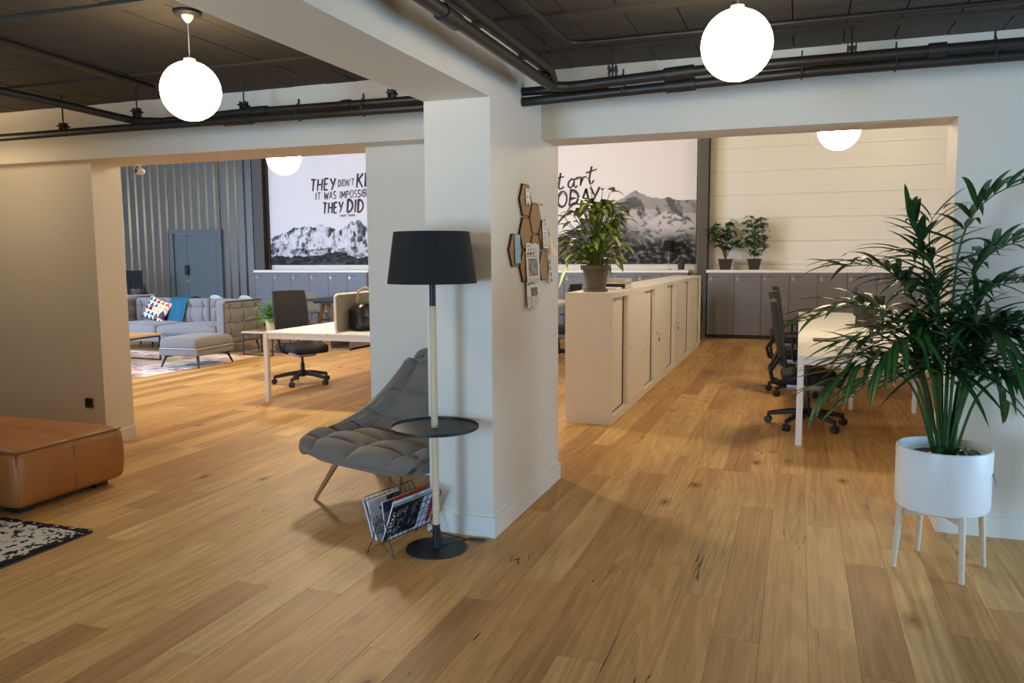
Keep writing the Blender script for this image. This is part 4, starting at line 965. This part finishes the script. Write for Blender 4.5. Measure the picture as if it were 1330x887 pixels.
# ------------------------------------------------------------------ desks
def bench(name, label, x0, x1, ys, H=.745, inset=.5):
    W = x1-x0; t = thing(name, label, 'desk', (x0, ys[0], 0)); L = ys[-1]-ys[0]
    for i in range(len(ys)-1):
        for a, b in ((0, W/2-.01), (W/2+.01, W)):
            MB().box(a, b, ys[i]-ys[0]+.001, ys[i+1]-ys[0]-.001, H-.025, H, .003).build('desktop', M['white'], t, False)
    MB().box(.06, .10, .03, L-.03, H-.065, H-.026).box(W-.10, W-.06, .03, L-.03, H-.065, H-.026).box(.03, W-.03, .015, .055, H-.075, H-.026).box(.03, W-.03, L-.055, L-.015, H-.075, H-.026).build('underframe', M['white'], t, False)
    for x in (.002, W-.052):
        for y in (.002, L-.052): MB().box(x, x+.05, y, y+.05, 0, H-.0255, .003).build('leg', M['white'], t, False)
    for y in ys[1:-1]:
        for x in (inset, W-inset-.04): MB().box(x, x+.04, y-ys[0]-.025, y-ys[0]+.015, 0, H-.0255, .003).build('leg', M['white'], t, False)
        MB().box(.1, W-.1, y-ys[0]-.02, y-ys[0]+.01, H-.07, H-.026).build('crossbeam', M['white'], t, False)
    MB().box(W/2-.12, W/2+.12, .25, L-.25, H-.20, H-.18).box(W/2-.12, W/2-.115, .25, L-.25, H-.20, H-.10).box(W/2+.115, W/2+.12, .25, L-.25, H-.20, H-.10).build('cable_tray', M['silver'], t, False)
    return t
bench('bench_desk', 'long white bench desk behind the palm in the right hall', .005, 1.62, [6.88, 8.70, 10.5, 12.3], .742)
bench('bench_desk', 'long white bench desk in the left hall with felt screen and bag', -5.44, -3.83, [7.25, 9.05, 10.85, 12.65, 14.45], .765)
# felt screens on the left bench
for i, y in enumerate((7.40, 9.10)):
    tt = thing('desk_screen', ('beige felt desk screen with rounded corners behind the black bag', 'second beige felt desk screen further along the left bench')[i], 'screen', (-4.635, y, .765))
    pts = []; L, Hh, r_ = 1.6, .40, .05
    for cx, cz, a0 in ((L-r_, Hh-r_, 0), (r_, Hh-r_, 90), (r_, r_+.0, 180), (L-r_, r_, 270)):
        pts += [(cx+r_*math.cos(R(a0+15*k)), cz+r_*math.sin(R(a0+15*k))) for k in range(7)]
    Mx = Matrix(((0, 0, 1, 0), (1, 0, 0, 0), (0, 1, 0, 0), (0, 0, 0, 1)))
    MB().prism(pts, .022, Mx).build('panel', M['beigefelt'], tt, False)
    MB().tube([(.011, a, b) for a, b in pts], .013, 8, True).build('edge_trim', M['white'], tt)
# handbag
tt = thing('handbag', 'black leather handbag with tan handle on the left bench desk', 'bag', (-4.42, 7.84, .765), R(62))
tt.scale = (1.25, 1.25, 1.25)
def bagf(p, q):
    z = (p.z+.12)/.24; k = 1-.35*max(0, z)**1.5; return Vector((p.x*(1-.12*z)+.012*fr(p.x*4, p.z*5, 2), p.y*k+.014*fr(p.x*6, p.z*6+3, 2), p.z+.02*math.cos(p.x*9)*(z > .8)))
MB().rounded((0, 0, .115), (.22, .12, .115), .07, 12, bagf).build('body', M['bagleather'], tt)
MB().tube([(-.17, -.12, .13), (-.05, -.128, .115), (.1, -.125, .12), (.18, -.11, .14)], .007, 6).build('seam', M['black'], tt)
MB().tube([(.14, -.06, .21), (.09, -.07, .28), (-.02, -.05, .35), (-.09, -.02, .375), (-.13, .02, .34), (-.13, .05, .25), (-.1, .05, .20)], .011, 8).build('handle', M['tan'], tt)

# ------------------------------------------------------------------ office chairs
def office_chair(label):
    t = thing('office_chair', label, 'chair', group='black mesh office chairs at the bench desks')
    base = MB()
    for k in range(5):
        a = R(72*k+20); d = Vector((math.cos(a), math.sin(a), 0)); base.tube([d*.03+Vector((0, 0, .135)), d*.16+Vector((0, 0, .125)), d*.345+Vector((0, 0, .09))], [.032, .027, .021], 8)
    base.lathe([(0, .09), (.04, .09), (.045, .16), (.03, .175), (0, .175)], 16)
    b = base.build('star_base', M['black'], t)
    for k in range(5):
        a = R(72*k+20); d = Vector((math.cos(a), math.sin(a), 0)); n_ = Vector((-d.y, d.x, 0)); c = d*.345+Vector((0, 0, .034)); cm = MB()
        for s in (-1, 1):
            cm.lathe([(0, -.011), (.031, -.011), (.034, -.006), (.034, .006), (.031, .011), (0, .011)], 14).xf(Matrix.Translation(c+n_*.017*s) @ n_.to_track_quat('Z', 'Y').to_matrix().to_4x4(), len(cm.v)-6*14)
        cm.tube([d*.345+Vector((0, 0, .095)), d*.345+Vector((0, 0, .034))], .012, 8)
        cm.build('caster', M['black'], b)
    MB().lathe([(0, .14), (.026, .14), (.026, .26), (.016, .26), (.016, .39), (0, .39)], 16).build('gas_column', M['black'], t)
    MB().rounded((-.02, 0, .378), (.17, .13, .038), .03, 5).tube([(.0, .1, .40), (.02, .24, .40)], .008, 6).build('mechanism', M['silver'], t)
    def st(p, q):
        x = p.x/.245; return Vector((p.x, p.y*(1-.05*x), p.z+.012*(abs(p.y)/.24)**2*(p.z > 0)-.035*max(0, x-.45)**1.6*2))
    MB().rounded((.02, 0, .455), (.25, .245, .05), .045, 9, st).build('seat', M['blackfabric'], t)
    def bk(u, v):
        y = (u-.5)*2; z = .565+.575*v; x = -.215-.13*v-.035*(1-y*y)*0+.045*y*y+.045*math.sin(PI*min(1, v*1.15))*0
        wv = .215+.015*math.sin(PI*v); return Vector((x-.02*math.cos(PI*v), y*wv, z))
    mb = MB(); n = 14
    mb.grid(lambda u, v: bk(u, v), n, n).grid(lambda u, v: bk(1-u, v)+Vector((-.018, 0, 0)), n, n)
    br = mb.build('backrest', M['blackfabric'], t)
    loop = [bk(0, i/10) for i in range(11)]+[bk(i/10, 1) for i in range(1, 11)]+[bk(1, 1-i/10) for i in range(1, 11)]+[bk(1-i/10, 0) for i in range(1, 10)]
    MB().tube([p+Vector((-.009, 0, 0)) for p in loop], .013, 8, True).build('back_frame', M['black'], br)
    for s in (-1, 1):
        MB().tube([(-.26, s*.19, .64), (-.33, s*.14, .52), (-.31, s*.10, .42), (-.22, s*.08, .375), (-.06, s*.06, .385)], [.016, .018, .02, .02, .016], 8).build('back_bow', M['black'], t)
    for s in (-1, 1):
        MB().tube([(-.02, s*.18, .39), (-.03, s*.27, .42), (-.04, s*.285, .50), (-.04, s*.285, .655)], [.016, .018, .016, .014], 8).rounded((.0, s*.285, .668), (.11, .036, .014), .013, 4).build('armrest', M['black'], t)
    return t
oc = office_chair('black office chair at the near corner of the right bench desk'); oc.location = (.10, 7.72, 0); oc.rotation_euler = (0, 0, R(4))
dup(oc, (.02, 9.55, 0), R(-6), 'second black office chair along the right bench desk')
dup(oc, (.0, 11.35, 0), R(7), 'third black office chair along the right bench desk, nearest the lockers')
dup(oc, (-5.80, 8.50, 0), R(-26), 'black office chair at the left bench desk beside the fern')
dup(oc, (-5.50, 10.35, 0), R(15), 'black office chair mostly hidden behind the pier in the left hall')
dup(oc, (-3.42, 11.7, 0), R(172), 'black office chair glimpsed between column and white cabinets')

# ------------------------------------------------------------------ things on the right bench desk
def monitor(label, x, y, z, rz, w_=.54, h_=.32, mt='black'):
    t = thing('monitor', label, 'monitor', (x, y, z), rz)
    MB().box(-.02, .012, -w_/2, w_/2, .13, .13+h_, .006).build('housing', M[mt], t, False)
    MB().box(.0122, .0135, -w_/2+.012, w_/2-.012, .145, .118+h_).build('screen_glass', M['screen'], t, False)
    MB().lathe([(0, 0), (.10, 0), (.10, .008), (0, .012)], 28).build('foot', M[mt], t)
    MB().box(-.035, -.02, -.03, .03, .01, .30, .003).build('neck', M[mt], t, False)
    return t
monitor('black monitor on the near part of the right bench desk, behind the palm', .62, 8.15, .742, R(200))
monitor('black monitor further along the right bench desk, behind the palm', .62, 10.1, .742, R(175))
monitor('monitor at the far left desk beside the partition edge', -14.60, 14.62, .745, R(118), .6, .42, 'shade')
tag(MB().box(-.14, .14, -.21, .21, 0, .018, .004).build('notebook', M['silver'], loc=(.45, 7.25, .742)), 'closed silver laptop on the near right bench desk', 'laptop')
t = thing('storage_box', 'white upright file box with green label on the right bench desk', 'box', (1.02, 7.35, .742), R(10))
MB().box(-.13, .13, -.05, .05, 0, .27, .004).build('body', M['white'], t, False)
MB().box(-.07, .05, -.0525, -.0502, .05, .10).build('green_label', M['greensign'], t, False)
tag(MB().box(-.16, .16, -.12, .12, 0, .012, .003).build('keyboard', M['black'], loc=(.30, 8.2, .742)), 'flat black keyboard on the right bench desk', 'keyboard')
t = thing('mug', 'white mug beside the keyboard on the right bench desk', 'mug', (.42, 7.82, .742))
MB().lathe([(0, 0), (.036, 0), (.04, .09), (.036, .09), (.033, .006), (0, .006)], 24).build('cup', M['white'], t)
MB().tube([(.038, 0, .075), (.065, 0, .065), (.065, 0, .03), (.037, 0, .02)], .005, 8).build('handle', M['white'], t)

# ------------------------------------------------------------------ left foreground: leather pouf, shaggy rug, socket
t = thing('leather_pouf', 'low cognac leather pouf with piped seams at the left edge', 'pouf', (-5.20, 3.87, 0))
HXp, HYp = .80, .415
def lf_(p, q):
    u, v = p.x/HXp, p.y/HYp; bul = (1-u*u)*(1-v*v)
    k = 1+.02*math.cos(p.z/.185*PI/2)
    crease = .010*math.exp(-((p.y-.0)/.02)**2)
    z = p.z+(.035*bul if p.z > 0 else 0)+.006*fr(p.x*3, p.y*3, 1.5)*(p.z > .1)
    if p.z > .1: z -= crease
    d = 0
    return Vector((p.x*k-math.copysign(crease*.7, p.x)*(abs(u) > .9), p.y*k, z))
MB().rounded((0, 0, .222), (HXp, HYp, .182), .05, 22, lf_).build('cushion', M['leather'], t, True, ang=80)
mb = MB()
zt = .222+.182-.012
ring = [(-HXp+.02, -HYp+.02), (HXp-.018, -HYp+.018), (HXp-.018, HYp-.018), (-HXp+.02, HYp-.02)]
mb.tube([(HXp-.005, -HYp+.02+(2*HYp-.04)*i/10, zt-.001) for i in range(11)], .006, 6)
mb.tube([(-HXp+.02+(2*HXp-.04)*i/10, -HYp+.006, zt-.001) for i in range(11)], .006, 6)
mb.tube([(HXp-.006, -HYp+.012, zt-.30+.30*i/8) for i in range(9)], .005, 6)
mb.tube([(HXp+.006, .0, .06+.30*i/8) for i in range(9)], .003, 5)
mb.build('piping', M['leatherseam'], t)
for x, y in ((-.66, -.30), (.66, -.30), (.66, .28), (-.66, .28)): MB().box(x-.06, x+.06, y-.05, y+.05, 0, .06).build('foot', M['black'], t, False)
rgb_ = random.Random(2)
def rugbw(u, v):
    x = -6.4+2.64*u; y = 1.35+2.05*v; ex = -3.76-x; ey = 3.40-y; n_ = fr(x*9, y*9, 3, 4)+.55*(rgb_.random()-.5)
    e = min(ex, ey); dk = False
    if e < .045: dk = n_ > -.45
    elif .09 < e < .13 or .19 < e < .22: dk = n_ > .05
    elif e < .09 and ex < ey: dk = n_ > .15
    elif abs(((ex+.8*ey) % .34)-.17) < .03 and ex > .28: dk = n_ > -.02
    else: dk = n_ > .52
    return s2l(26, 24, 24) if dk else s2l(206, 198, 186)
t = tag(MB().grid(lambda u, v: (-1.32+2.64*u, -1.02+2.05*v, .016+.005*fr(u*40, v*40, 1.3, 2)), 220, 170, rugbw).build('shag_rug', M['textile'], None, True, recalc=False, loc=(-5.08, 2.37, 0)), 'shaggy black and white rug corner in front of the leather pouf', 'rug')
MB().box(-1.32, 1.32, -1.02, 1.03, .001, .012).build('backing', M['black'], t, False)
t = thing('wall_socket', 'black square wall socket low on the left partition', 'socket', (-5.565, 5.078, .36))
MB().box(-.04, .04, -.010, 0, -.04, .04, .003).build('plate', M['black'], t, False)
MB().lathe([(.0, -.004), (.018, -.004), (.02, -.001), (.02, .003), (0, .003)], 18).xf(Matrix.Translation((0, -.009, 0)) @ Matrix.Rotation(PI/2, 4, 'X')).build('outlet', M['blackmetal'], t)
# security camera under the left lintel
t = thing('security_camera', 'small white security camera under the left lintel', 'camera', (-5.15, 5.34, 2.33)); t.scale = (.8, .8, .8)
MB().tube([(0, 0, 0), (0, 0, -.05)], .010, 8).lathe([(0, -.008), (.028, -.008), (.028, 0), (0, 0)], 16).build('mount', M['white'], t)
hd = MB().rounded((0, 0, -.075), (.04, .042, .033), .03, 6).build('body', M['white'], t)
MB().lathe([(0, 0), (.02, 0), (.022, .012), (0, .014)], 14).xf(Matrix.Translation((-.018, -.034, -.072)) @ Matrix.Rotation(PI/2, 4, 'X') @ Matrix.Rotation(R(-20), 4, 'Y')).build('lens', M['black'], hd)

# ------------------------------------------------------------------ lounge corner in the left hall
SX0, SX1, SY0, SY1 = -11.46, -8.65, 10.60, 11.62
t = thing('sofa', 'long grey buttoned sofa with tall arms in the left hall', 'sofa', ((SX0+SX1)/2, SY0, 0)); hw = (SX1-SX0)/2
MB().rounded((0, .46, .245), (hw-.12, .44, .075), .04, 8).build('base', M['sofa'], t)
def tuft(nx, nz, ax, amp=.028, out=1):
    def g(p, q):
        pass
    return g
def cushion_tuft(c, h, axis, nx, nz, r=.07, amp=.03):
    def g(p, q):
        a, b = (p.x/h[0], p.z/h[2]) if axis == 'y' else (p.y/h[1], p.z/h[2])
        d = 0
        for i in range(nx):
            for j in range(nz):
                ci = -1+2*(i+.5)/nx; cj = -1+2*(j+.5)/nz
                q2 = ((a-ci)*nx*.9)**2+((b-cj)*nz*.9)**2; d += .6*math.exp(-q2*9)+.4*math.exp(-q2*2.2)
        s = -amp*d; k = 1 if axis == 'y' else 0
        v = Vector(p)
        if axis == 'y': v.y += math.copysign(-s*-1, 1)*0+(-1 if p.y < 0 else 1)*s
        else: v.x += (1 if p.x > 0 else -1)*s
        return v
    mb = MB().rounded(c, h, r, 22, g)
    return mb
def tuft_marks(par, c, h, axis, nx, nz, sgns):
    bt, sm_ = MB(), MB()
    for sg in sgns:
        def P(a, b, dep): return (c[0]+a*h[0], c[1]+sg*(h[1]-dep), c[2]+b*h[2]) if axis == 'y' else (c[0]+sg*(h[0]-dep), c[1]+a*h[1], c[2]+b*h[2])
        def D(a, b):
            d = 0
            for i in range(nx):
                for j in range(nz):
                    q2 = ((a+1-2*(i+.5)/nx)*nx*.9)**2+((b+1-2*(j+.5)/nz)*nz*.9)**2; d += .6*math.exp(-q2*9)+.4*math.exp(-q2*2.2)
            return d
        for i in range(nx):
            for j in range(nz):
                a, b = -1+2*(i+.5)/nx, -1+2*(j+.5)/nz; bt.rounded(P(a, b, .046), (.014, .014, .014), .013, 3)
        for j in range(nz):
            b = -1+2*(j+.5)/nz; sm_.tube([P(-.93+1.86*k/30, b, .051*min(1.05, D(-.93+1.86*k/30, b))-.004) for k in range(31)], .0045, 5)
        for i in range(nx):
            a = -1+2*(i+.5)/nx; sm_.tube([P(a, -.9+1.8*k/24, .051*min(1.05, D(a, -.9+1.8*k/24))-.004) for k in range(25)], .0045, 5)
    bt.build('buttons', M['sofaseam'], par); sm_.build('seams', M['sofaseam'], par)
bk_ = []
for k in range(3):
    w3 = (2*hw-.36)/3; xc = -hw+.18+w3*(k+.5)
    cushion_tuft((xc, .90, .595), (w3/2-.004, .115, .27), 'y', 3, 2, .07, .055).build('back_cushion', M['sofa'], t)
    tuft_marks(t.children[-1] if False else bpy.data.objects[[o.name for o in t.children if o.name.startswith('back_cushion')][-1]], (xc, .90, .595), (w3/2-.004, .115, .27), 'y', 3, 2, (-1,))
for k in range(2):
    w2 = (2*hw-.36)/2; xc = -hw+.18+w2*(k+.5)
    MB().rounded((xc, .39, .375), (w2/2-.003, .43, .075), .06, 12, lambda p, q: Vector((p.x, p.y, p.z+.03*(1-(p.x/.62)**2)*(p.z > 0)))).build('seat_cushion', M['sofa'], t)
for s in (-1, 1):
    a = cushion_tuft((s*(hw-.09), .47, .525), (.09, .50, .345), 'x', 3, 3, .045, .05).build('arm', M['sofa'], t)
    tuft_marks(a, (s*(hw-.09), .47, .525), (.09, .50, .345), 'x', 3, 3, (-1, 1))
    MB().tube([(s*(hw-.005), -.02, .20), (s*(hw-.005), -.02, .83), (s*(hw-.005), .02, .865), (s*(hw-.005), .93, .868)], .008, 6).build('piping', M['seam'], a)
for x, y in ((-hw+.2, .1), (hw-.1, .1), (-hw+.2, .88), (hw-.1, .88), (-.69, .62)):
    MB().tube([(x, y, .20), (x+math.copysign(.04, x), y+(.03 if y > .5 else -.03), 0)], [.02, .012], 8).build('leg', M['black'], t)
MB().lathe([(0, 0), (.0, 0)], 3) 
# throw
mb = MB()
def throw(u, v):
    x = -.21+.42*u; s = v
    path = [(-.02, 0, .03), (.0, -.075, .10), (.0, -.10, .40), (0, .02, .455), (0, .12, .455)]
    P_ = catmull([(.0, -.20, .00), (.0, -.17, .16), (.0, -.145, .36), (.0, -.06, .447), (.0, .06, .452), (.0, .135, .40)], s)
    return Vector((x*(.78+.22*s)-.10*(1-s)+.06*s, P_[1]-.012*math.sin(u*11), P_[2]+.004*math.sin(u*17+s*4)))
tt = thing('throw_blanket', 'teal knitted throw draped over the back of the grey sofa', 'blanket', (-10.24, 11.505, .432))
mb.grid(throw, 24, 30).grid(lambda u, v: throw(1-u, v)+Vector((0, .010, -.006)), 24, 30).build('blanket', M['teal'], tt)
mb = MB()
for k in range(14): 
    p = throw((k+.5)/14, 0); mb.tube([p, p+Vector((.004*(k % 3-1), -.012, -.028)), p+Vector((0, -.016, -.045))], [.008, .007, .004], 5)
mb.build('fringe', M['teal'], tt)
# patterned cushion
PAL = [s2l(228, 224, 216)]*3+[s2l(40, 84, 92), s2l(206, 88, 50), s2l(204, 166, 92), s2l(140, 28, 54), s2l(34, 74, 82), s2l(40, 36, 40)]
rq = random.Random(44); tri = {}
def tricol(u, v):
    n = 5; i, j = int(u*n), int(v*n); fu, fv = u*n-i, v*n-j; k = (i, j, abs(fu-.5)*2 < 1-fv)
    if k not in tri: tri[k] = rq.choice(PAL) if not k[2] else rq.choice(PAL[3:])
    if not k[2]: return tri[k] if (i*3+j*5) % 4 == 1 else PAL[0]
    return tri[k]
tt = thing('patterned_cushion', 'square cushion with coloured triangles leaning on the sofa', 'cushion', (-10.72, 11.20, .47))
Mc = Matrix.Rotation(R(18), 4, 'Y') @ Matrix.Rotation(R(-22), 4, 'X') @ Matrix.Translation((0, 0, .21))
def cu(u, v, s): 
    a, b = 2*u-1, 2*v-1; th = .075*((1-a**4)*(1-b**4))**.5; k = 1-.06*(a*a*b*b*0+0)
    return Mc @ Vector((a*.23*(1-.07*(1-b*b)), s*th, b*.21*(1-.07*(1-a*a))))
MB().grid(lambda u, v: cu(u, v, -1), 50, 50, tricol).build('printed_front', M['textile'], tt, True, recalc=False)
MB().grid(lambda u, v: cu(1-u, v, 1), 20, 20).build('dark_back', M['black'], tt, True, recalc=False)
tag(MB().rounded((0, 0, .03), (.05, .10, .03), .02, 4).xf(Matrix.Rotation(R(25), 4, 'X')).build('remote_pouch', M['white'], loc=(-9.0, 11.0, .50)), 'small white packet on the right end of the sofa seat', 'packet')
# footstool
t = thing('footstool', 'grey upholstered footstool with light piping on the patterned rug', 'footstool', (-8.28, 9.50, .013), R(3))
MB().rounded((0, 0, .335), (.33, .42, .085), .07, 12, lambda p, q: Vector((p.x, p.y, p.z+.03*(1-(p.x/.33)**2)*(1-(p.y/.42)**2)*(p.z > 0)))).build('cushion', M['sofa'], t)
MB().rounded((0, 0, .225), (.33, .42, .06), .03, 8).build('frame', M['sofa'], t)
pp = [(a*.335, b*.425) for a, b in ((-1, -.9), (-.9, -1), (.9, -1), (1, -.9), (1, .9), (.9, 1), (-.9, 1), (-1, .9))]
MB().tube([(a, b, .277) for a, b in pp], .008, 6, True).build('piping', M['sofapipe'], t)
for sx in (-1, 1):
    for sy in (-1, 1): MB().tube([(sx*.20, sy*.27, .175), (sx*.27, sy*.34, .15), (sx*.315, sy*.39, 0)], [.028, .022, .012], 8).build('leg', M['black'], t)
# patterned rug
rr_ = random.Random(6); blk = {}
RPAL = [s2l(206, 92, 70), s2l(150, 42, 56), s2l(128, 126, 160), s2l(222, 178, 140), s2l(92, 92, 100), s2l(226, 140, 110)]
def rugcol(u, v):
    x, y = u*9, v*13; j = int(y); i = int(x+.5*(j % 2)); fx, fy = x+.5*(j % 2)-i, y-j
    k = (i, j)
    if k not in blk: blk[k] = rr_.choice(RPAL) if rr_.random() < .72 else None
    base = s2l(226, 222, 220)
    if blk[k] and abs(((fy*2) % 1)-.5) < .42*(1-fx) and .06 < fy < .94: return blk[k]
    return base
t = tag(MB().grid(lambda u, v: (-3.3*(1-u), -.0+2.35*v+.03*math.sin(u*40)*(v < .02), .009), 150, 110, rugcol).build('kilim_rug', M['textile'], None, False, recalc=False, loc=(-8.10, 8.33, 0)), 'flat white rug with coloured wedge pattern under the footstool', 'rug')
MB().box(-3.3, 0, 0, 2.35, .001, .007).build('backing', M['white'], t, False)
# coffee table and box
t = thing('coffee_table', 'low oak coffee table with black steel frame in front of the sofa', 'table', (-9.80, 9.15, .012))
MB().box(-.62, .62, -.60, .62, .385, .42, .004).build('tabletop', M['oaktop'], t, False)
MB().box(-.61, .61, -.59, -.57, .36, .385).box(-.61, .61, .59, .61, .36, .385).box(-.61, -.59, -.59, .61, .36, .385).box(.59, .61, -.59, .61, .36, .385).build('frame', M['blackmetal'], t, False)
for x in (-.6, .6):
    for y in (-.58, .6): MB().box(x-.011, x+.011, y-.011, y+.011, 0, .36).build('leg', M['blackmetal'], t, False)
MB().box(-.59, .59, -.59, -.57, 0, .02).box(-.59, .59, .59, .61, 0, .02).build('floor_rail', M['blackmetal'], t, False)
t = thing('storage_box', 'small black box on the oak coffee table', 'box', (-9.95, 9.25, .432)); MB().box(-.22, .22, -.13, .13, 0, .10, .006).build('body', M['black'], t, False); MB().box(-.224, .224, -.134, .134, .085, .112, .006).build('lid', M['black'], t, False)
# side table and fern
t = thing('side_table', 'small oak side table on black frame beside the sofa arm', 'table', (-8.16, 10.98, 0))
MB().box(-.30, .30, -.25, .25, .36, .385, .003).build('tabletop', M['oaktop'], t, False)
mb = MB()
for y in (-.235, .235): mb.box(-.29, .29, y-.009, y+.009, .342, .36).box(-.29, .29, y-.009, y+.009, 0, .018)
mb.build('frame', M['blackmetal'], t, False)
for x in (-.281, .281):
    for y in (-.235, .235): MB().box(x-.009, x+.009, y-.009, y+.009, .018, .342).build('leg', M['blackmetal'], t, False)
t = thing('potted_fern', 'bright green fern in tan pot on the small side table', 'plant', (-8.0, 10.97, .385))
MB().lathe([(0, 0), (.12, 0), (.135, .19), (.14, .2), (.125, .2), (.12, .16), (0, .16)], 32).build('pot', M['pot_tan'], t)
MB().lathe([(0, .15), (.12, .165)], 20).build('soil', M['soil'], t)
rg = random.Random(8); lm = MB(); sm = MB()
for i in range(64):
    a = rg.uniform(0, 2*PI); e = rg.uniform(.2, 1.4); L = rg.uniform(.34, .58); d = Vector((math.cos(a)*math.cos(e), math.sin(a)*math.cos(e), math.sin(e)))
    P_ = [Vector((0, 0, .17))+d*(L*s)-Vector((0, 0, .35*L*s*s)) for s in (0, .25, .5, .75, 1)]
    sm.tube(P_, [.003, .003, .002, .002, .001], 4)
    for k in range(22):
        s = .18+.8*k/22; j = min(3, int(s*4)); q = P_[j].lerp(P_[j+1], s*4-j); sd = d.cross(Vector((0, 0, 1))).normalized()*(1 if k % 2 else -1)
        leaf_mb(lm, q, sd+d*.5+Vector((0, 0, rg.uniform(-.1, .3))),   .115*(1.15-s), .050, .4, .1, 2, tone=rg.random())
sm.build('stems', M['stem'], t); o = leaf_build(lm, 'foliage', M['fern'], t); o['kind'] = 'stuff'
# high-gloss dark meeting table on brown trestles, pale shell chairs
t = thing('meeting_table', 'dark-topped table on brown A-shaped trestles before the left lockers', 'table', (-8.56, 14.1, 0))
MB().box(-.40, .40, -.95, .95, .735, .77, .004).build('tabletop', M['blackmetal'], t, False)
for y in (-.72, .72):
    tr = MB().box(-.26, .26, y-.04, y+.04, .685, .735, .004).build('trestle', M['walnut'], t, False)
    for sx in (-1, 1): MB().tube([(sx*.055, y, .69), (sx*.235, y, 0)], [.05, .042], 4).build('leg', M['walnut'], tr, False)
    MB().box(-.16, .16, y-.015, y+.015, .36, .39).build('brace', M['blackmetal'], tr, False)
def shell_chair(label):
    t = thing('shell_chair', label, 'chair', group='pale shell chairs in the left hall')
    def s(u, v):
        y = (u-.5)*2; c = catmull([(.22, 0, .455), (.1, 0, .44), (-.12, 0, .445), (-.21, 0, .52), (-.245, 0, .68), (-.265, 0, .86)], v)
        wd = .225*(1-.35*max(0, v-.75)**1.2*4*abs(1)*.6); rnd = 1-.25*max(0, (v-.85)/.15)**2
        return Vector((c[0]+.06*y*y*(v > .4)*min(1, (v-.4)*4), y*wd*rnd, c[2]+.03*y*y*(v < .6)-.06*(abs(y)**3)*(v > .8)))
    MB().grid(s, 12, 20).grid(lambda u, v: s(1-u, v)-Vector((.008, 0, .008)), 12, 20).build('shell', M['paleplastic'], t)
    for sx in (-1, 1):
        for sy in (-1, 1): MB().tube([(sx*.1, sy*.1, .43), (sx*.2, sy*.2, 0)], [.014, .010], 8).build('leg', M['oakleg'], t)
    return t
sc_ = shell_chair('pale shell chair behind the sofa, directly right of the teal throw'); sc_.location = (-10.64, 13.0, 0); sc_.rotation_euler = (0, 0, R(90))
dup(sc_, (-9.97, 13.0, 0), R(95), 'pale shell chair behind the right arm of the sofa')
dup(sc_, (-9.95, 14.15, 0), R(-80), 'pale shell chair seen through the top of the fern')
dup(sc_, (-9.25, 14.2, 0), R(-4), 'pale shell chair just left of the black office chair back')
dup(sc_, (-8.0, 14.3, 0), R(180), 'pale shell chair at the meeting table, above the felt screen corner')
# far left desk
t = thing('writing_desk', 'white desk end showing above the far left of the sofa', 'desk', (-15.3, 14.6, 0))
MB().box(-1.2, 1.07, -.4, .4, .715, .745, .003).build('desktop', M['white'], t, False)
for x in (-1.15, 1.02):
    for y in (-.37, .37): MB().box(x-.025, x+.025, y-.025, y+.025, 0, .715).build('leg', M['white'], t, False)
t = thing('desk_phone', 'small black desk phone standing on the far left desk', 'phone', (-14.35, 14.75, .745))
MB().box(-.08, .08, -.1, .1, 0, .03, .005).box(-.07, .07, 0, .05, .03, .16, .005).build('body', M['black'], t, False); MB().tube([(-.1, -.02, .19), (-.07, -.03, .21), (.07, -.03, .21), (.1, -.02, .19)], .022, 8).build('handset', M['black'], t)
